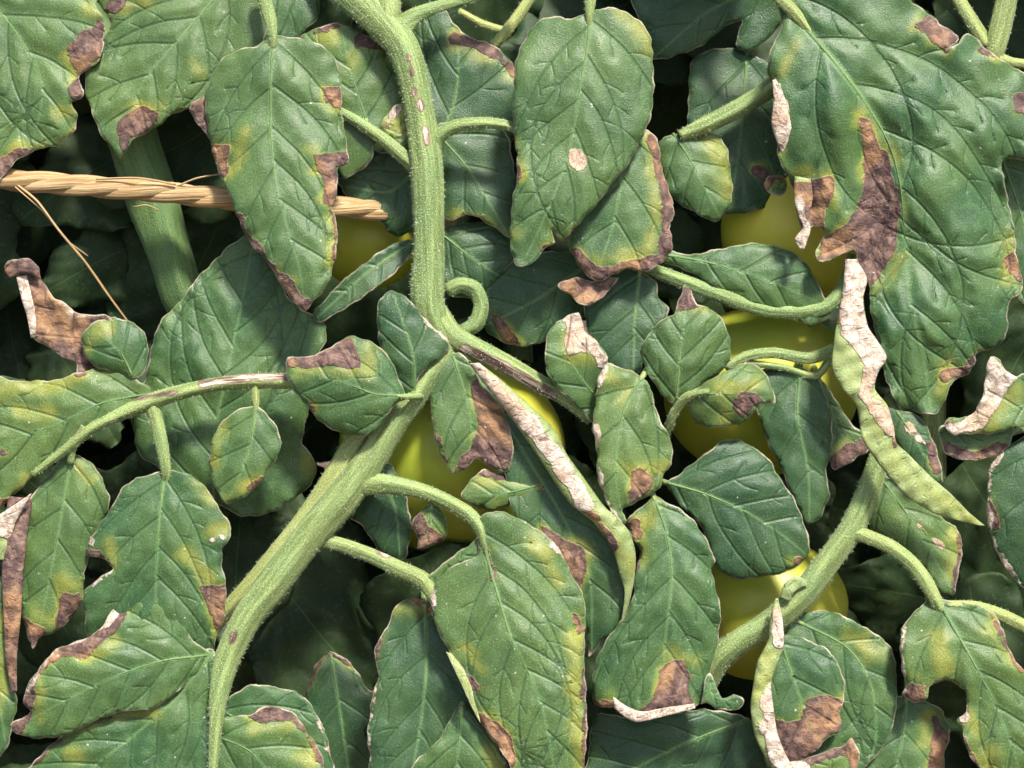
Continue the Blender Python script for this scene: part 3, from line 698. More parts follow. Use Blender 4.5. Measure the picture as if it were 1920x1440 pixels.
leaf(front, [(1268, 582), (1274, 560), (1284, 535), (1298, 548), (1308, 570), (1326, 576), (1346, 590), (1361, 610), (1370, 640), (1368, 670), (1350, 700), (1312, 725), (1282, 745), (1262, 758), (1244, 745), (1224, 715), (1205, 680),
             (1199, 650), (1215, 630), (1235, 605), (1255, 591)], [(1268, 752), (1275, 665), (1283, 610), (1286, 545)], [30, 52, 56, 48], cup=-18, quilt=12,
     b=[[(1262, 584), (1272, 560), (1284, 530), (1304, 550), (1310, 574)]], y=[(8, [(1310, 575), (1335, 585)])], tint=.13, dust=.6, label='puckered fuzzy leaf with a pointed brown tip')
leaf(front, [(1290, 738), (1320, 720), (1360, 696), (1400, 678), (1425, 690), (1442, 715), (1456, 756), (1426, 758), (1402, 786), (1380, 796), (1345, 803), (1310, 796), (1293, 772)], [(1292, 742), (1350, 738), (1400, 742), (1452, 756)], [40, 58, 62, 52], cup=-18, quilt=8,
     b=[[(1376, 745), (1400, 731), (1420, 735), (1446, 757), (1420, 759), (1402, 772), (1397, 788), (1381, 777), (1371, 760)]], y=[(15, [(1340, 725), (1380, 730), (1415, 722)]), (10, [(1365, 760), (1360, 785)])], tint=.2, dust=.5,
     label='small yellowing leaf with a horseshoe-shaped brown spot')
tube(front, [(1330, 733, 56, 5), (1290, 742, 44, 8), (1270, 765, 26, 8), (1255, 795, 6, 8), (1235, 860, -60, 9)], name='leaf_stalk', tint=.15)
leaf(front, [(1095, 580), (1110, 530), (1180, 503), (1226, 525), (1236, 560), (1257, 580), (1240, 610), (1212, 645), (1200, 700), (1130, 690), (1110, 640)], [(1200, 505), (1190, 600), (1188, 695)], [-40, -26, -20], cup=-12, tint=0, dust=.15)
# left-hand leaves
leaf(front, [(8, 502), (20, 487), (45, 484), (65, 495), (72, 516), (86, 536), (100, 556), (115, 562), (130, 575), (150, 590), (175, 590), (207, 592), (215, 620), (190, 650), (196, 690), (202, 700), (170, 706), (146, 700),
             (140, 680), (115, 670), (100, 655), (70, 640), (58, 626), (64, 600), (50, 585), (42, 550), (35, 520), (14, 516)], [(195, 695), (130, 620), (80, 560), (30, 500)], [10, 22, 26, 34], cup=22, quilt=4, ruff=10, wav=10,
     b=[(150, [(100, 600)])], p=[[(33, 522), (48, 520), (58, 560), (66, 600), (64, 632), (54, 600), (42, 560)], [(112, 566), (128, 578), (150, 592), (168, 592), (150, 602), (128, 598)]], stalk=False, name='dead_leaf', label='curled dry brown leaf with bleached folds above the left stalk')
ribbon(front, [(30, 518), (40, 560), (50, 592), (58, 634)], [(50, 516), (60, 555), (68, 600), (66, 634)], [36, 42, 38], 8, p=[(60, [(50, 570)])], name='curled_leaf', label='bleached fold along the dry brown leaf')
ribbon(front, [(8, 508), (28, 488), (54, 484), (74, 502)], [(18, 522), (36, 514), (56, 514), (76, 524)], [38, 46, 42], 14, b=[(90, [(40, 505)])], label='rolled tip of the dry brown leaf')
leaf(front, [(151, 635), (165, 612), (190, 600), (215, 594), (246, 603), (270, 625), (279, 650), (277, 682), (262, 706), (245, 709), (215, 700), (185, 690), (160, 668)], [(248, 706), (225, 660), (185, 625)], [38, 46, 42], cup=-12,
     y=[(14, [(160, 650), (185, 610), (200, 615)])], tint=.12, dust=.3, label='small round green leaf in front of the dry curled one')
leaf(front, [(-40, 716), (40, 715), (100, 712), (145, 700), (185, 690), (232, 700), (284, 728), (268, 758), (220, 776), (170, 806), (130, 836), (95, 862), (60, 892), (20, 936), (-40, 970)],
     [(280, 738), (190, 756), (120, 790), (50, 815), (-35, 860)], [32, 36, 36, 32, 26], cup=-16, quilt=10,
     b=[[(-40, 935), (-10, 935), (40, 925), (50, 945), (15, 965), (-40, 985)], (8, [(5, 848)]), (4, [(145, 702), (190, 694)])], y=[(16, [(0, 730), (110, 720), (160, 700)]), (14, [(40, 770), (90, 775)]), (10, [(10, 940), (50, 900)])], tint=.14, dust=.3, stalk=False,
     label='broad leaf with a yellow upper margin at the end of the scarred stalk')
leaf(front, [(480, 761), (500, 775), (518, 800), (527, 830), (520, 860), (500, 885), (482, 910), (460, 930), (430, 946), (414, 935), (400, 902), (392, 870), (395, 830), (410, 800), (435, 775), (460, 762)], [(480, 762), (470, 830), (446, 900), (424, 942)],
     [46, 56, 58, 50], cup=-18, quilt=8, y=[(11, [(415, 800), (398, 840), (396, 880)]), (9, [(420, 935), (490, 895)])], b=[(4, [(470, 915), (490, 895)])], tint=.14, dust=.35, stalk=False, label='small oval leaf on a short stalk with yellow edges')
leaf(front, [(312, 880), (342, 885), (370, 900), (395, 925), (410, 950), (430, 980), (432, 1002), (418, 1030), (418, 1060), (424, 1095), (422, 1130), (420, 1170), (410, 1186), (395, 1230), (340, 1260), (250, 1260), (170, 1210), (158, 1150),
             (155, 1112), (190, 1082), (211, 1066), (195, 1050), (166, 1042), (160, 1030), (185, 985), (205, 955), (230, 915), (260, 896), (290, 886)], [(310, 880), (300, 960), (295, 1040), (292, 1120), (300, 1250)], [42, 50, 54, 46, 20], cup=-20, quilt=11,
     b=[[(374, 1100), (427, 1096), (424, 1170), (412, 1190), (396, 1150)], [(156, 1030), (186, 1032), (197, 1045), (213, 1068), (184, 1060)]], p=[(4, [(168, 1030), (172, 1010)]), (5, [(400, 1012)]), (5, [(418, 1010)]), (3, [(160, 1110), (210, 1068)])],
     y=[(15, [(345, 1040), (390, 1088)]), (9, [(206, 1022), (212, 1055)]), (13, [(395, 995), (420, 990)]), (8, [(360, 900), (400, 940)])], tint=.08, dust=.45, stalk=False, label='broad leaf with a square brown patch on its margin')
leaf(front, [(134, 848), (160, 860), (185, 885), (200, 915), (206, 940), (192, 985), (170, 1030), (158, 1090), (152, 1130), (130, 1165), (100, 1186), (80, 1192), (60, 1217), (50, 1180), (40, 1150), (38, 1080), (42, 1000), (55, 940), (90, 890), (118, 856)],
     [(135, 850), (118, 950), (100, 1050), (68, 1205)], [24, 26, 22, 14], cup=-14, quilt=8, b=[[(104, 1178), (120, 1110), (155, 1108), (150, 1140), (118, 1186)], [(36, 1146), (58, 1165), (86, 1176), (95, 1195), (60, 1222), (45, 1190)]],
     y=[(18, [(115, 1095), (140, 1100)]), (10, [(150, 880), (170, 900)]), (12, [(70, 1150), (100, 1170)])], tint=.08, dust=.3)
ribbon(front, [(15, 930), (6, 1000), (3, 1080), (6, 1150), (10, 1230), (22, 1300)], [(62, 935), (52, 1000), (44, 1080), (40, 1150), (32, 1230), (32, 1296)], [12, 36, 40, 34, 26], 12, b=[(60, [(30, 930), (20, 1300)])], label='brown rolled leaf edge hanging below the yellow-margined leaf')
ribbon(front, [(-40, 990), (-30, 1020), (-24, 1050)], [(60, 925), (30, 980), (8, 1050)], [42, 44, 40], 8, p=[(50, [(20, 960)])], b=[(14, [(60, 930), (20, 1000)])])
leaf(front, [(-40, 1080), (5, 1090), (12, 1200), (22, 1285), (34, 1320), (24, 1360), (8, 1410), (-40, 1440)], [(-20, 1100), (-10, 1250), (10, 1390)], [10, 10, 4], tint=.1, y=[(10, [(0, 1150), (5, 1330)])])
leaf(front, [(392, 1222), (362, 1200), (346, 1152), (320, 1123), (290, 1116), (250, 1120), (215, 1140), (180, 1185), (140, 1205), (100, 1220), (75, 1250), (50, 1290), (44, 1318), (55, 1334), (40, 1346), (20, 1355), (25, 1370), (45, 1379), (80, 1386),
             (130, 1376), (180, 1352), (240, 1332), (285, 1330), (310, 1318), (350, 1280), (388, 1240)], [(392, 1228), (300, 1240), (200, 1275), (100, 1325), (30, 1362)], [30, 54, 66, 64, 52], cup=-18, quilt=11,
     b=[[(205, 1140), (240, 1120), (240, 1150), (222, 1180), (195, 1205), (162, 1230), (112, 1236), (84, 1254), (92, 1222), (140, 1200), (180, 1180)], (12, [(54, 1300), (54, 1338), (30, 1362)]), (5, [(90, 1232), (56, 1290)])],
     p=[(3, [(250, 1120), (180, 1186), (100, 1220), (48, 1300)])], y=[(12, [(185, 1225), (215, 1195)]), (12, [(72, 1300), (70, 1340)])], tint=.02, dust=.35, stalk=False, label='rounded lobe of the lowest leaf with a brown band along its upper rim')
leaf(front, [(396, 1215), (410, 1260), (412, 1340), (406, 1500), (20, 1500), (60, 1432), (90, 1400), (112, 1386), (150, 1362), (190, 1347), (240, 1325), (290, 1290), (345, 1250)], [(398, 1225), (340, 1300), (250, 1380), (100, 1495)], [28, 40, 40, 26], cup=-10, quilt=12,
     b=[(6, [(58, 1432), (95, 1398), (118, 1384)])], y=[(8, [(120, 1380), (200, 1345), (290, 1335)]), (14, [(130, 1405), (150, 1415)])], tint=.04, dust=.5, stalk=False, label='blue-green lowest leaf under the rounded brown-rimmed lobe')
leaf(front, [(425, 1310), (470, 1285), (520, 1287), (560, 1300), (590, 1330), (606, 1362), (617, 1402), (632, 1450), (645, 1510), (405, 1510), (408, 1360)], [(415, 1330), (480, 1380), (560, 1500)], [8, 14, 10], cup=-10, tint=.05, stalk=False, p=[(2.5, [(590, 1330), (632, 1450)])])
leaf(front, [(415, 1350), (470, 1338), (500, 1324), (530, 1329), (556, 1340), (576, 1370), (596, 1402), (611, 1440), (622, 1510), (400, 1510), (402, 1400)], [(405, 1380), (470, 1410), (550, 1500)], [44, 46, 38], cup=-14, quilt=9,
     b=[[(466, 1340), (500, 1320), (532, 1326), (548, 1345), (520, 1356), (488, 1358)], (7, [(560, 1350), (592, 1402), (612, 1445)])], y=[(14, [(560, 1420), (585, 1430)]), (12, [(480, 1365), (540, 1360)])], tint=.12, dust=.4, stalk=False,
     label='leaf with a rusty brown upper corner right of the lowest stem')
leaf(front, [(470, 438), (505, 480), (540, 555), (570, 583), (605, 600), (613, 630), (592, 680), (582, 760), (572, 800), (566, 830), (590, 860), (593, 890), (570, 922), (530, 950), (490, 966), (450, 969), (420, 950), (390, 940), (300, 880), (262, 852), (249, 810),
             (247, 760), (275, 700), (285, 640), (300, 605), (340, 560), (380, 510), (420, 470), (450, 448)], [(400, 945), (405, 800), (430, 680), (455, 560), (475, 445)], [-60, -46, -34, -40, -50], cup=-20, quilt=12, wav=10, tint=.03, dust=.2,
     y=[(12, [(575, 860), (590, 885)])], label='wide green leaf behind the left stalk')
# upper middle leaves behind the main stem
leaf(front, [(560, 75), (610, 46), (650, 48), (690, 68), (730, 98), (752, 128), (760, 180), (745, 212), (722, 232), (702, 262), (698, 300), (664, 326), (640, 334), (620, 260), (600, 150)], [(690, 235), (665, 160), (650, 100), (640, 52)], [-16, -14, -16, -20], cup=-14,
     b=[[(658, 68), (690, 50), (722, 80), (718, 94), (682, 86), (664, 90)], [(720, 112), (736, 94), (756, 124)], (4, [(575, 66), (620, 46), (650, 48)])], y=[(12, [(600, 70), (625, 75)]), (8, [(665, 100), (660, 125)])], tint=.08, dust=.3, label='leaf with dark brown corners behind the main stem')
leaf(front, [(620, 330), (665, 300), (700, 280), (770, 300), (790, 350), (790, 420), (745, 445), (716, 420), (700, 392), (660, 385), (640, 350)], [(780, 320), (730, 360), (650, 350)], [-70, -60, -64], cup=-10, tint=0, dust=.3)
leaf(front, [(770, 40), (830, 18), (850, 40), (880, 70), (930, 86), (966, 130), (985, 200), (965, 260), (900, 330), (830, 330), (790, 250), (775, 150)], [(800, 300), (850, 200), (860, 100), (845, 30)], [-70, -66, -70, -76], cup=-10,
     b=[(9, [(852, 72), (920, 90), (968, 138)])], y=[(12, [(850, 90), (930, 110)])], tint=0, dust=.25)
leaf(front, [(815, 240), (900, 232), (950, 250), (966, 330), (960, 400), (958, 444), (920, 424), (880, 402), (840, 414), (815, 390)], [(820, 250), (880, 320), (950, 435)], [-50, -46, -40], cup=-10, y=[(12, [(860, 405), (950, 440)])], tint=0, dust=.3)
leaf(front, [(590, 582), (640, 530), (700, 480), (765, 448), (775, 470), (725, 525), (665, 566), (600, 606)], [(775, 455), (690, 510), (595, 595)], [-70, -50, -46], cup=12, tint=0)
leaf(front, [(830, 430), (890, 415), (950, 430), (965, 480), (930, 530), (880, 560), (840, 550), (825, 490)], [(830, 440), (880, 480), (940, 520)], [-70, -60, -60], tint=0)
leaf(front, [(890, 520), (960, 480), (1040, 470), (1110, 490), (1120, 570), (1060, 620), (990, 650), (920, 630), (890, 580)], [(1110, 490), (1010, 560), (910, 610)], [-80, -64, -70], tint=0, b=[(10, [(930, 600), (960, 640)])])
leaf(front, [(356, 204), (388, 180), (460, 190), (470, 290), (420, 300), (392, 262)], [(460, 240), (400, 220), (358, 205)], [20, 22, 20], cup=4, quilt=2, b=[[(340, 200), (390, 170), (396, 270), (370, 240)]], stalk=False)
leaf(front, [(690, 860), (730, 870), (760, 920), (770, 980), (760, 1050), (720, 1040), (680, 990), (640, 950)], [(700, 870), (740, 950), (750, 1040)], [-30, -36, -40], tint=0)

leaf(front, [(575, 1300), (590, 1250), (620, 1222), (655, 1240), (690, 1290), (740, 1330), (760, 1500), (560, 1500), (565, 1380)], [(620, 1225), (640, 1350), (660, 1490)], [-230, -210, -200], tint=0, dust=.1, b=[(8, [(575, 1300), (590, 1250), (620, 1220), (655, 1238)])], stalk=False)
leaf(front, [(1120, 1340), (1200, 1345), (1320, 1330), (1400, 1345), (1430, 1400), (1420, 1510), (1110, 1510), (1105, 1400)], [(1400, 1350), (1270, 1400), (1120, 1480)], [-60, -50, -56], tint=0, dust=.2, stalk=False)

# ------------------------------------------------------------------ right-hand plant
def big_bulge(x, y):
    g = lambda cx, cy, rx, ry: np.exp(-((x - cx) / rx) ** 2 - ((y - cy) / ry) ** 2)
    return 34 * g(1560, 210, 55, 90) + 26 * g(1720, 190, 70, 60) - 22 * g(1640, 400, 40, 110) + 30 * g(1760, 330, 70, 80) + 26 * g(1800, 480, 60, 70) + 18 * g(1850, 230, 60, 60) + 24 * g(1740, 620, 70, 70) - 30 * g(1500, 400, 60, 70)
leaf(right, [(1455, -40), (1560, -40), (1660, -40), (1712, 5), (1738, 22), (1752, 32), (1770, 50), (1796, 68), (1788, 82), (1774, 93), (1792, 82), (1816, 62), (1846, 90), (1870, 105), (1896, 122), (1925, 140), (1990, 170), (1990, 290), (1930, 302),
             (1878, 302), (1890, 370), (1900, 420), (1906, 470), (1917, 540), (1892, 570), (1889, 620), (1870, 650), (1832, 664), (1830, 682), (1815, 700), (1786, 716), (1776, 745), (1756, 776), (1720, 772), (1686, 766), (1660, 704), (1646, 640),
             (1633, 582), (1628, 536), (1612, 500), (1602, 468), (1572, 481), (1540, 492), (1530, 470), (1546, 440), (1526, 424), (1510, 444), (1500, 420), (1490, 370), (1478, 332), (1462, 300), (1456, 270), (1460, 220), (1454, 170), (1438, 140), (1445, 95), (1464, 45)],
     [(1455, -30), (1500, 40), (1560, 110), (1620, 190), (1668, 270), (1690, 350), (1698, 450), (1706, 560), (1730, 660), (1745, 765)], [58, 62, 60, 56, 52, 50, 50, 46, 40, 32], cup=-16, quilt=15, ruff=10, wav=10, ribw=8,
     b=[[(1718, 50), (1735, 22), (1752, 30), (1770, 50), (1798, 68), (1774, 95), (1756, 86), (1740, 70)], [(1830, 92), (1846, 88), (1866, 106), (1842, 104)], [(1890, 172), (1940, 168), (1950, 240), (1908, 208)],
        [(1613, 220), (1633, 222), (1641, 260), (1661, 286), (1674, 312), (1684, 360), (1688, 410), (1679, 470), (1661, 510), (1628, 540), (1605, 500), (1600, 472), (1532, 495), (1543, 445), (1582, 424), (1606, 392), (1618, 350), (1622, 290), (1614, 250)],
        [(1478, 334), (1500, 334), (1567, 332), (1563, 362), (1550, 400), (1545, 440), (1526, 430), (1508, 448), (1492, 400)], [(1878, 482), (1906, 470), (1922, 500), (1912, 532), (1888, 508)], (10, [(1772, 704), (1812, 694), (1832, 672)]), (7, [(1450, 150), (1460, 215), (1455, 280)])],
     p=[(7, [(1458, 160), (1470, 205)])], y=[(9, [(1488, 85), (1468, 135)]), (12, [(1620, 212), (1650, 270), (1680, 300)]), (10, [(1545, 330), (1480, 322)]), (14, [(1900, 440), (1885, 480), (1890, 520)]), (14, [(1775, 680), (1765, 740)]), (10, [(1640, 545), (1690, 480)])],
     tint=.09, dust=.35, zfun=big_bulge, stalk=False, label='huge blistered dark green leaf with a long brown dead patch along its midrib')
tube(right, [(1380, -90, 40, 13), (1440, -25, 56, 12), (1490, 25, 54, 11), (1535, 80, 40, 8), (1560, 110, 10, 5)], name='leaf_stalk', tint=.3)
ribbon(right, [(1448, 150), (1450, 190), (1446, 230), (1455, 262), (1466, 286)], [(1458, 148), (1476, 185), (1482, 220), (1492, 242), (1474, 286)], [58, 64, 60, 50], 10, p=[(40, [(1460, 160), (1470, 270)])], tint=.3, label='tan curled-up scrap of leaf margin')
ribbon(right, [(1490, 330), (1488, 362), (1494, 400), (1506, 425), (1490, 448), (1500, 468)], [(1520, 335), (1524, 370), (1518, 405), (1520, 430), (1516, 445), (1508, 468)], [52, 54, 50, 44], 8, p=[(10, [(1498, 380), (1512, 430), (1500, 460)])], b=[(60, [(1505, 400)])])
ribbon(right, [(1585, 486), (1580, 540), (1571, 590), (1563, 640), (1560, 690), (1580, 730), (1606, 762), (1616, 820), (1640, 860), (1665, 892), (1700, 930), (1750, 962), (1800, 977), (1842, 986)],
       [(1606, 486), (1626, 522), (1619, 560), (1627, 610), (1646, 640), (1663, 670), (1646, 700), (1641, 730), (1664, 760), (1676, 800), (1681, 830), (1702, 850), (1742, 890), (1782, 925), (1816, 960), (1846, 985)], [62, 76, 82, 82, 76, 66, 52], 10, wav=7,
       p=[(24, [(1598, 490), (1600, 560), (1602, 620), (1640, 668)]), (13, [(1635, 690), (1622, 740), (1650, 770), (1672, 810)])], y=[(8, [(1640, 800), (1700, 890), (1830, 980)])], b=[(6, [(1590, 560), (1575, 600)]), (6, [(1668, 810), (1680, 835)])],
       tint=.42, dust=.25, label='leaf rolled into a long pale twisted strip, tan above and yellow-green below')
leaf(right, [(1858, 667), (1876, 675), (1886, 696), (1906, 706), (1925, 700), (1985, 720), (1985, 790), (1905, 802), (1870, 811), (1830, 813), (1790, 816), (1771, 800), (1780, 785), (1815, 780), (1840, 750), (1848, 712), (1850, 682)], [(1980, 750), (1900, 765), (1850, 785), (1780, 802)], [30, 46, 48, 40], cup=10, ruff=8,
     p=[[(1850, 660), (1886, 690), (1908, 706), (1880, 750), (1846, 800), (1790, 820), (1765, 800), (1815, 780), (1845, 740)]], b=[(10, [(1778, 800), (1820, 795), (1850, 770)])], y=[(14, [(1900, 730), (1860, 800)])], tint=.15, label='curled leaf with a scorched cream and brown edge')
leaf(right, [(1762, 800), (1800, 800), (1850, 812), (1900, 800), (1890, 840), (1860, 858), (1810, 862), (1770, 850)], [(1890, 815), (1830, 835), (1770, 830)], [10, 18, 12], cup=8, b=[(20, [(1770, 850), (1830, 866), (1880, 850)])], tint=.05)
leaf(right, [(1985, 800), (1905, 828), (1872, 850), (1856, 880), (1852, 920), (1849, 960), (1855, 990), (1865, 1030), (1886, 1066), (1922, 1106), (1985, 1120)], [(1960, 830), (1930, 940), (1960, 1100)], [20, 26, 16], cup=-12, tint=0, p=[(6, [(1872, 850), (1853, 890), (1850, 950), (1862, 1030), (1920, 1105)])],
     b=[(9, [(1852, 940), (1866, 985)])], label='dark leaf with a tan rim below the scorched curled one')
tube(right, [(1668, 800, -20, 18), (1645, 868, -12, 20), (1625, 928, -6, 22), (1598, 988, -4, 23), (1560, 1042, -6, 24), (1508, 1110, -8, 24), (1450, 1162, -10, 24), (1390, 1200, -14, 23), (1345, 1235, -24, 24), (1310, 1300, -60, 24)], name='main_stem', tint=.08)
tube(right, [(1668, 800, -20, 18), (1720, 640, -120, 20), (1750, 500, -260, 24), (1740, 1200, -420, 26), (1700, 2200, -480, 30), (1650, 3400, -600, 34)], name='main_stem', hairs=False)
tube(right, [(1590, 995, 0, 15), (1625, 1006, 4, 13), (1670, 1026, 10, 13), (1708, 1055, 18, 13), (1735, 1090, 26, 14), (1754, 1125, 30, 12), (1774, 1160, 14, 6)], name='leaf_branch', tint=.22)
tube(right, [(1775, 1135, 20, 9), (1830, 1138, 14, 10), (1880, 1155, 12, 12), (1930, 1178, 10, 12), (2000, 1200, 10, 12)], name='leaf_branch', tint=.4)
ribbon(right, [(1462, 1120), (1470, 1095), (1492, 1080), (1512, 1086)], [(1482, 1128), (1488, 1112), (1500, 1102), (1516, 1098)], [22, 26, 20], 8, tint=.25)
leaf(right, [(1755, 1120), (1790, 1130), (1832, 1134), (1860, 1146), (1876, 1172), (1896, 1222), (1922, 1262), (1990, 1330), (1990, 1510), (1860, 1510), (1836, 1440), (1815, 1410), (1804, 1372), (1795, 1350), (1813, 1332), (1809, 1296), (1772, 1276), (1742, 1288), (1738, 1310),
             (1716, 1319), (1690, 1302), (1700, 1288), (1692, 1258), (1686, 1212), (1695, 1172), (1715, 1146), (1735, 1126)], [(1757, 1122), (1790, 1180), (1830, 1250), (1870, 1330), (1905, 1420), (1925, 1500)], [34, 50, 58, 56, 52, 44], cup=-20, quilt=12, ribw=6,
     b=[[(1686, 1296), (1708, 1278), (1740, 1282), (1738, 1312), (1715, 1323)], [(1744, 1278), (1775, 1268), (1812, 1294), (1818, 1336), (1803, 1350), (1818, 1404), (1842, 1445), (1812, 1430), (1798, 1350), (1768, 1306)], [(1858, 1150), (1882, 1180), (1900, 1222), (1930, 1265), (1912, 1262), (1880, 1210), (1866, 1180)]],
     p=[(4, [(1695, 1178), (1688, 1230), (1696, 1292)]), (9, [(1800, 1322), (1806, 1345)])], y=[(18, [(1762, 1195), (1768, 1262)]), (10, [(1855, 1185), (1875, 1215)]), (22, [(1850, 1420), (1880, 1490)]), (10, [(1820, 1330), (1830, 1390)])], tint=.30, dust=.7, stalk=False,  # first yellow patch paints the sun on the blade, the others are yellowing
     label='yellowing leaf with a painted sun patch and two brown dead notches at the lower right stem')
leaf(right, [(1640, 885), (1672, 898), (1722, 935), (1762, 968), (1796, 990), (1804, 1022), (1800, 1062), (1790, 1112), (1768, 1112), (1740, 1075), (1700, 1035), (1660, 1010), (1630, 990), (1632, 940)], [(1648, 892), (1705, 970), (1785, 1105)], [-20, -14, -18], cup=-14, quilt=10, b=[(6, [(1800, 1000), (1800, 1060), (1790, 1105)])],
     p=[(3, [(1722, 985), (1770, 1030)])], y=[(12, [(1790, 1010), (1785, 1080)])], tint=.12, dust=.4)
leaf(right, [(1425, 695), (1490, 688), (1531, 704), (1546, 740), (1561, 790), (1558, 850), (1549, 890), (1556, 930), (1541, 966), (1515, 982), (1490, 942), (1465, 880), (1435, 820), (1420, 770)], [(1500, 692), (1495, 780), (1515, 880), (1518, 975)], [-14, -6, -6, -14], cup=-12, quilt=10, tint=0, dust=.15)
leaf(right, [(1530, 704), (1560, 735), (1592, 790), (1640, 830), (1600, 862), (1566, 882), (1552, 862), (1540, 790)], [(1535, 712), (1570, 800), (1600, 845)], [-24, -26, -24], cup=8, b=[(20, [(1562, 872), (1620, 838)])], tint=.05, dust=.1)
tube(right, [(1360, 690, 0, 8), (1400, 668, -6, 9), (1450, 662, -10, 10), (1520, 672, -12, 11), (1580, 650, -16, 12), (1640, 640, -60, 12)], name='leaf_branch', tint=.1)
tube(right, [(1400, 680, -14, 6), (1470, 690, -14, 6), (1530, 705, -16, 7), (1565, 660, -20, 8)], name='leaf_branch', tint=.1)
leaf(right, [(1465, 1195), (1500, 1194), (1540, 1210), (1566, 1235), (1583, 1270), (1583, 1300), (1577, 1335), (1576, 1370), (1550, 1383), (1536, 1405), (1510, 1422), (1480, 1432), (1455, 1412), (1430, 1370), (1425, 1300), (1440, 1235)], [(1462, 1198), (1490, 1280), (1515, 1350), (1530, 1410)], [16, 26, 24, 20], cup=-12, quilt=7,
     b=[[(1512, 1312), (1550, 1300), (1590, 1318), (1582, 1372), (1545, 1386), (1540, 1412), (1480, 1438), (1452, 1404), (1436, 1345), (1470, 1352), (1506, 1350)]], tint=.02, dust=.35, label='leaf whose lower half is crumpled purple-brown')
ribbon(right, [(1454, 1122), (1444, 1160), (1440, 1200), (1420, 1240), (1411, 1290), (1407, 1330), (1415, 1380), (1430, 1412), (1452, 1450)], [(1459, 1122), (1469, 1170), (1469, 1215), (1456, 1250), (1446, 1282), (1451, 1330), (1457, 1370), (1472, 1412), (1494, 1450)], [40, 52, 58, 56, 48], 14, wav=5,
       p=[(12, [(1458, 1150), (1462, 1205)]), (18, [(1450, 1300), (1440, 1360), (1470, 1430)])], y=[(10, [(1440, 1230), (1420, 1300)])], b=[(6, [(1440, 1400), (1455, 1430)])], tint=.35, label='tall rolled leaf edge, green turning tan downward')
leaf(right, [(1470, 1432), (1510, 1421), (1540, 1412), (1580, 1398), (1597, 1383), (1612, 1408), (1606, 1450), (1600, 1510), (1440, 1510), (1445, 1450)], [(1600, 1400), (1540, 1440), (1460, 1470)], [40, 46, 44], cup=14, ruff=10, quilt=3, b=[(14, [(1475, 1430), (1540, 1414), (1600, 1392), (1606, 1450)])], p=[(16, [(1460, 1460), (1500, 1440)])], y=[(20, [(1540, 1460)])], tint=.3, stalk=False, name='dead_leaf')
leaf(right, [(1475, 1165), (1530, 1145), (1580, 1154), (1630, 1180), (1666, 1210), (1681, 1250), (1682, 1310), (1674, 1360), (1655, 1405), (1610, 1450), (1560, 1510), (1500, 1510), (1480, 1400), (1470, 1250)], [(1495, 1165), (1590, 1215), (1635, 1290), (1640, 1400), (1580, 1500)], [-24, -10, -6, -10, -16], cup=-22, quilt=10, tint=.04, dust=.25,
     y=[(18, [(1600, 1195), (1640, 1225)])], label='glossy arched leaf behind the crumpled one')  # yellow patch paints a sunlit spot on the blade
leaf(right, [(1640, 1330), (1700, 1300), (1740, 1318), (1765, 1330), (1782, 1370), (1770, 1420), (1775, 1510), (1570, 1510), (1610, 1440)], [(1700, 1305), (1690, 1400), (1660, 1500)], [-40, -30, -30], tint=.03, b=[[(1752, 1345), (1780, 1375), (1774, 1450), (1738, 1450), (1745, 1390)]], y=[(12, [(1740, 1340), (1735, 1400)])])
leaf(right, [(1660, 768), (1722, 778), (1746, 820), (1762, 860), (1768, 905), (1720, 895), (1690, 850)], [(1680, 770), (1720, 830), (1760, 900)], [20, 24, 20], cup=-6, b=[[(1732, 826), (1750, 825), (1768, 880), (1752, 890)], ], p=[(6, [(1700, 800), (1735, 835)])], tint=0)
leaf(right, [(1865, 290), (1985, 290), (1985, 580), (1910, 560), (1885, 440)], [(1880, 300), (1920, 420), (1960, 570)], [-40, -30, -40], tint=.02)
leaf(right, [(1215, 480), (1250, 468), (1300, 478), (1350, 465), (1410, 457), (1456, 460), (1496, 480), (1526, 515), (1547, 560), (1541, 577), (1490, 582), (1430, 577), (1380, 556), (1330, 530), (1270, 500)], [(1240, 476), (1340, 495), (1450, 530), (1542, 570)], [-40, -22, -14, -18], cup=-14, quilt=10, tint=.03, dust=.1, label='narrow dark glossy leaf lying across a yellow fruit')
tube(right, [(1180, 490, -60, 10), (1240, 512, -44, 12), (1330, 546, -36, 13), (1440, 582, -34, 13), (1540, 580, -30, 13), (1580, 540, -40, 12), (1600, 480, -60, 12)], name='leaf_branch', tint=.02)
leaf(right, [(1498, 592), (1530, 576), (1562, 574), (1548, 600), (1516, 613)], [(1562, 575), (1500, 605)], [-26, -20], cup=-4, quilt=2, tint=.05, stalk=False)
leaf(right, [(1240, 262), (1275, 250), (1310, 243), (1346, 255), (1366, 285), (1371, 330), (1373, 372), (1360, 402), (1340, 416), (1310, 402), (1270, 382), (1240, 340), (1233, 292)], [(1262, 250), (1300, 310), (1352, 412)], [-44, -32, -38], cup=-14, quilt=8, y=[(16, [(1330, 262), (1358, 300), (1366, 360)])], tint=.06, dust=.3, stalk=False, label='small leaf, its right half yellowish, hanging from a shaded stalk')
tube(right, [(1480, 135, -30, 17), (1440, 168, -34, 18), (1380, 205, -38, 17), (1320, 235, -42, 15), (1275, 255, -44, 10)], name='leaf_branch', tint=.1)
leaf(right, [(1195, -40), (1480, -40), (1462, 50), (1404, 96), (1378, 82), (1392, 38), (1362, 50), (1320, 82), (1282, 100), (1240, 112), (1215, 100), (1198, 40)], [(1440, -30), (1330, 20), (1235, 100)], [-90, -80, -84], tint=0, dust=.3)
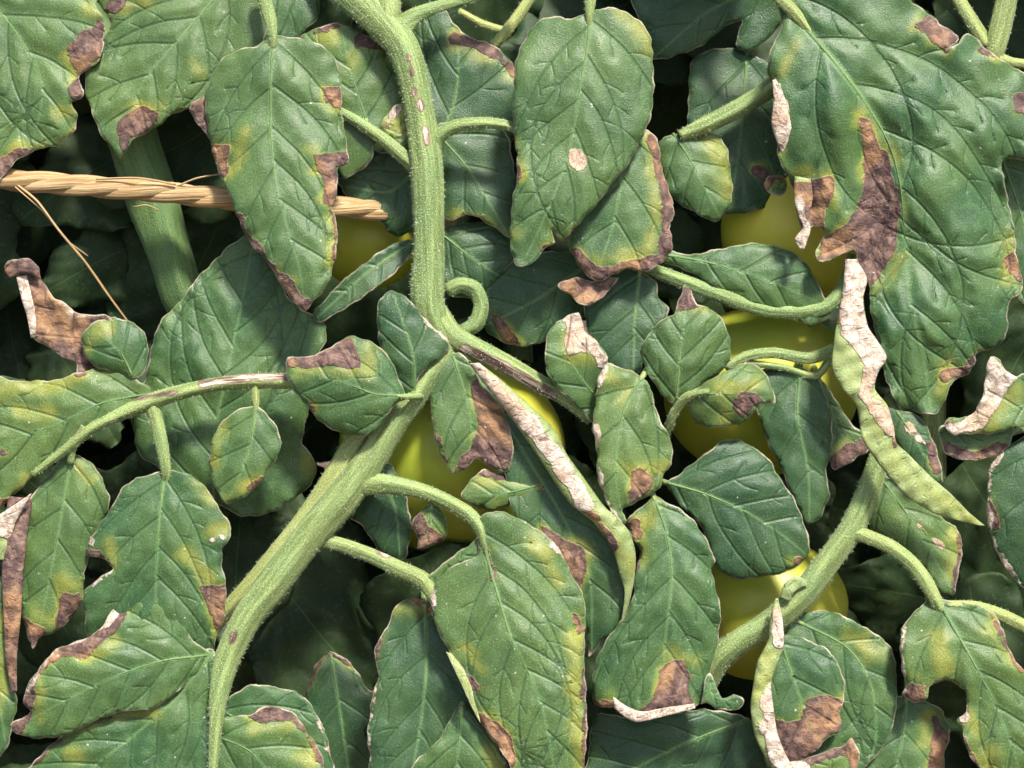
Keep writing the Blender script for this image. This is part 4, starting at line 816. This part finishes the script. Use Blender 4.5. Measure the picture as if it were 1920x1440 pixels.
leaf(right, [(1300, 110), (1380, 90), (1450, 130), (1490, 230), (1480, 330), (1430, 390), (1360, 400), (1310, 330), (1290, 220)], [(1400, 100), (1390, 240), (1370, 390)], [-110, -96, -90], tint=0, dust=.2, b=[(10, [(1420, 320), (1460, 350)])])
leaf(right, [(1432, 342), (1445, 328), (1466, 330), (1476, 345), (1470, 362), (1450, 366), (1438, 358)], [(1476, 350), (1438, 345)], [-20, -10], cup=8, quilt=1, b=[(9, [(1434, 350), (1448, 330), (1470, 332)])], tint=.3, stalk=False)
tube(right, [(1895, -40, 10, 20), (1878, 40, 6, 20), (1862, 105, 0, 18), (1850, 160, -40, 18)], name='side_stem', tint=.22)
tube(right, [(1780, -30, 6, 12), (1815, 30, 6, 13), (1850, 85, 2, 14)], name='side_stem', tint=.3)
tube(right, [(1862, 105, 0, 12), (1900, 118, 4, 9), (1960, 122, 4, 8)], name='leaf_branch', tint=.35)

# ------------------------------------------------------------------ shaded plant upper left
leaf(upper, [(-60, -40), (190, -40), (180, 8), (196, 45), (192, 100), (165, 132), (150, 142), (156, 180), (134, 192), (146, 214), (142, 242), (120, 262), (105, 275), (70, 281), (32, 300), (5, 332), (-60, 360)], [(-50, -30), (30, 60), (80, 160), (60, 275)], [-8, 0, 4, -4], cup=-10, quilt=12,
     b=[[(126, 84), (148, 60), (175, 55), (186, 28), (200, 60), (192, 104), (150, 144), (132, 112)], [(124, 168), (150, 146), (160, 182), (134, 196)], [(-60, 310), (30, 280), (80, 276), (40, 302), (10, 336), (-60, 365)], (5, [(144, 215), (142, 240)])], y=[(12, [(165, 10), (185, 25)]), (14, [(115, 205), (140, 210)]), (12, [(0, 295), (80, 272)])], tint=.10, dust=.3,
     label='leaf with brown scalloped edge where the twine begins')
leaf(upper, [(180, -40), (480, -40), (500, 60), (470, 120), (420, 160), (390, 190), (360, 202), (320, 215), (300, 236), (275, 250), (246, 264), (233, 290), (225, 302), (214, 282), (195, 260), (175, 220), (160, 170), (165, 120), (190, 80), (205, 40)], [(430, -35), (340, 70), (265, 160), (226, 295)], [-18, -10, -6, -6], cup=-14, quilt=12,
     b=[[(220, 226), (240, 207), (272, 201), (302, 212), (296, 228), (275, 248), (245, 258), (234, 296), (224, 296)], [(195, 15), (215, -5), (240, 0), (215, 25)]], y=[(8, [(235, 200), (300, 205)]), (10, [(230, 15), (270, 0)]), (10, [(360, 110), (375, 130)])], tint=.08, dust=.3, label='leaf with a comma-shaped brown tip hanging above the twine')
tube(upper, [(120, -60, -170, 40), (190, 80, -165, 46), (235, 220, -160, 48), (285, 380, -160, 46), (330, 520, -170, 40), (370, 700, -220, 36), (300, 1400, -380, 36), (160, 2400, -480, 40), (150, 3200, -540, 40)], name='main_stem', hairs=False, tint=.0, mat=M_RIB)
leaf(upper, [(250, -40), (560, -40), (600, 20), (560, 70), (500, 110), (420, 90)], [(560, -30), (430, 50)], [-60, -50], tint=.1)

# ------------------------------------------------------------------ fruit
def tomato(x, y, z, r, seed, label, tilt=0.0, mat=None):
    c = P(np.array([[x, y, z]]))[0]; R = r * S
    rs = np.random.default_rng(seed)
    o = empty('tomato', tuple(c), label, 'tomato', 'unripe tomatoes among the leaves')
    V, F = [], []; nu, nv = 48, 28; ph = rs.uniform(0, 6.28)
    for j in range(nv + 1):
        th = math.pi * j / nv
        for i in range(nu):
            fi = 2 * math.pi * i / nu
            lobe = 1 + .022 * math.cos(6 * fi + ph) * math.sin(th) + .012 * math.cos(3 * fi)
            dip = 1 - .16 * math.exp(-(th / .32) ** 2) - .04 * math.exp(-((math.pi - th) / .25) ** 2)
            V.append((R * math.sin(th) * math.cos(fi) * lobe, R * math.sin(th) * math.sin(fi) * lobe, .86 * R * math.cos(th) * dip))
    for j in range(nv):
        for i in range(nu):
            a_, b_ = j * nu + i, j * nu + (i + 1) % nu; F.append((a_, a_ + nu, b_ + nu, b_))
    rot = np.array(Euler((tilt, rs.uniform(-.2, .2), 0)).to_matrix())
    mesh_obj('fruit', np.array(V) @ rot.T + c, F, mat or M_FRUIT, o)
    # calyx: five pointed sepals and the stub of the stalk
    for k in range(5):
        fi = 2 * math.pi * k / 5 + ph; sv, sf = [], []
        for t_ in np.linspace(0, 1, 7):
            w_ = .10 * R * math.sin(math.pi * min(t_ * .9 + .12, 1)); rr = R * (.05 + .6 * t_)
            zz = .86 * R * math.sqrt(max(0, 1 - (rr / R) ** 2)) + .03 * R + .12 * R * t_ * t_ - .10 * R * (1 - t_)
            for s_ in (-1, 1): sv.append((rr * math.cos(fi) - s_ * w_ * math.sin(fi), rr * math.sin(fi) + s_ * w_ * math.cos(fi), zz))
        for q in range(6): sf.append((2 * q, 2 * q + 1, 2 * q + 3, 2 * q + 2))
        so_ = mesh_obj('sepal', np.array(sv) @ rot.T + c, sf, M_STEM, o); sm = so_.modifiers.new('t', 'SOLIDIFY'); sm.thickness = .0006
    return o
tomato(845, 850, -275, 235, 1, 'large yellow-green tomato behind the fork of the central stem', -.7)
tomato(1425, 735, -262, 195, 2, 'pale green tomato behind the horseshoe-spotted leaf', -.7)
tomato(1430, 1140, -240, 165, 3, 'green tomato behind the right-hand stem', -.7)
tomato(690, 455, -240, 105, 4, 'small yellow-green tomato under the end of the twine', -.7)
tomato(1490, 440, -215, 150, 5, 'bright yellow tomato under the dead lobe of the blistered leaf', -.7, M_FRUIT2)

# ------------------------------------------------------------------ twine
rope = empty('twine', tuple(P(np.array([[15, 335, -28]]))[0]), 'tan twisted natural-fibre twine stretched behind the leaves', 'twine')
path = catmull(np.array([(-30, 330, -34), (20, 338, -30), (110, 345, -28), (200, 352, -28), (300, 360, -30), (430, 374, -32), (560, 384, -36), (640, 389, -50), (725, 398, -86), (860, 418, -120)], float), False, 6)
arc = np.concatenate([[0], np.cumsum(np.linalg.norm(path[1:] - path[:-1], axis=1))])
for k in range(3):
    pts = []
    for i in range(0, len(path), 2):
        an = arc[i] / 240 * 2 * math.pi + k * 2 * math.pi / 3; taper = min(1, .55 + arc[i] / 60, .55 + (arc[-1] - arc[i]) / 60)
        pts.append((path[i][0], path[i][1] + 6.5 * taper * math.cos(an), path[i][2] + 6.5 * taper * math.sin(an), 15.0 * taper))
    tube(rope, pts, name='strand', hairs=False, mat=M_ROPE, seg=14, ridge=.05)
for pts in ([(30, 345, -14, 2.5), (70, 378, -8, 2.6), (110, 432, -4, 2.6), (160, 492, -8, 2.2), (205, 556, -14, 2.2), (240, 604, -30, 2)], [(28, 350, -14, 1.3), (80, 396, -12, 1.4), (120, 446, -14, 1.2), (165, 480, -20, 1.0)],
            [(180, 336, -8, 2), (260, 334, -4, 2), (330, 346, -10, 2)], [(330, 350, -20, 1.8), (370, 334, -14, 1.8), (420, 325, -16, 1.5)], [(250, 388, -24, 1), (275, 384, -10, 1), (300, 395, -20, 1)]):
    tube(rope, pts, name='loose_fibre', hairs=False, mat=M_ROPE, seg=6)

# ------------------------------------------------------------------ shaded foliage behind: leaf blades of a few shapes, copied
def back_leaf(k, grid):
    rs = np.random.default_rng(900 + k); ln, wd = 400 + 40 * k, 120 + 14 * k; out = []
    for s_ in (1, -1):
        for i in range(10):
            t_ = (i + .3) / 10 if s_ > 0 else 1 - (i + .3) / 10
            wv = wd * math.sin(math.pi * t_ ** .72) ** .8 * (1 + .18 * math.sin(t_ * 17 + k + (0 if s_ > 0 else 1.5)))
            out.append((960 + s_ * wv, 720 - ln / 2 + ln * t_))
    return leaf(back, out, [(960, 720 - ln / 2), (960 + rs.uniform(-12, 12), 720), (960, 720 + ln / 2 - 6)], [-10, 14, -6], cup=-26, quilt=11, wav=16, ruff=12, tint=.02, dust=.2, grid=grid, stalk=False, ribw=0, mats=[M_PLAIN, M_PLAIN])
protos = [back_leaf(k, 11) for k in range(5)]
fruit_spots = [(845, 850, 235), (1425, 735, 195), (1430, 1140, 165), (690, 455, 105), (1490, 440, 150)]
CT = Vector(P(np.array([[960, 720, 0]]))[0]); base = origin_of(back)
spots = []
for layer, (zl, step) in enumerate(((-240, 250), (-390, 250), (-540, 250), (-640, 210), (-760, 290))):
    for yy in np.arange(-250 - 110 * layer, 1760 + 110 * layer, step):
        for xx in np.arange(-350 - 110 * layer, 2300 + 110 * layer, step):
            x, y = xx + rnd.uniform(-70, 70), yy + rnd.uniform(-70, 70); zc = zl + rnd.uniform(-45, 35)
            if any(math.hypot(x - fx, y - fy) < fr + (140 if zc > -460 else 0) for fx, fy, fr in fruit_spots) and zc > -500: continue
            spots.append((x, y, zc))
for yy in np.arange(-760, -120, 170):            # the same foliage goes on unseen above and beside, added to shade the depth
    for xx in np.arange(-700, 2700, 210):
        spots.append((xx + rnd.uniform(-70, 70), yy + rnd.uniform(-50, 50), rnd.uniform(-330, 20)))
for yy in np.arange(-60, 1700, 230):
    for xx in (-420, -260, 2190, 2350): spots.append((xx + rnd.uniform(-40, 40), yy + rnd.uniform(-60, 60), rnd.uniform(-300, 0)))
coarse = []
for k in range(5):
    o = back_leaf(k, 26); me = o.data; n_ = len(me.vertices)
    co = np.zeros(n_ * 3); me.vertices.foreach_get('co', co); co = co.reshape(-1, 3) + np.array(base)
    at = {}
    for nm in ('vd', 'md', 'nl', 'sd'):
        v_ = np.zeros(n_, np.float32); me.attributes[nm].data.foreach_get('value', v_); at[nm] = v_
    v_ = np.zeros(n_ * 3, np.float32); me.attributes['pp'].data.foreach_get('vector', v_); at['pp'] = v_.reshape(-1, 3)
    coarse.append((co, [tuple(p_.vertices) for p_ in me.polygons], at)); bpy.data.objects.remove(o)
JV, JF, JA, JN, single = [], [], [], 0, 0
for n_, (x, y, zc) in enumerate(spots):
    pos = Vector(P(np.array([[x, y, zc]]))[0])
    loc_rot = Euler((rnd.uniform(-.45, .35), rnd.uniform(-.4, .4), rnd.gauss(0, .9))).to_matrix()
    Rw = RCAM @ loc_rot @ RCAM.transposed(); sc = rnd.uniform(.75, 1.15)
    Mx = Matrix.Translation(pos) @ Rw.to_4x4() @ Matrix.Scale(sc, 4) @ Matrix.Translation(-CT)
    if zc > -450 and -300 < x < 2220 and -260 < y < 1700 and single < 280:      # near enough to be told apart: a leaf of its own
        src = protos[single % 5]
        if single < 5: c_ = src
        else: c_ = src.copy(); C.objects.link(c_); c_.parent = back
        c_.matrix_basis = Matrix.Translation(-base) @ Mx @ Matrix.Translation(base); single += 1
    else:                                                            # deep shade and beyond the frame: one mass
        co, fc, at = coarse[n_ % 5]; A4 = np.array(Mx)
        JV.append(co @ A4[:3, :3].T + A4[:3, 3]); JF += [tuple(v_ + JN for v_ in f_) for f_ in fc]; JA.append(at); JN += len(co)
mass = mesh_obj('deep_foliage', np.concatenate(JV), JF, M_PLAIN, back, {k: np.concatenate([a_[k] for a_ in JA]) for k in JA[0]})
mass['kind'] = 'stuff'
tube(back, [(1000, 2600, -700, 30), (1020, 1600, -640, 30), (980, 800, -620, 28), (940, 100, -600, 24), (900, -300, -620, 18)], name='main_stem', hairs=False)
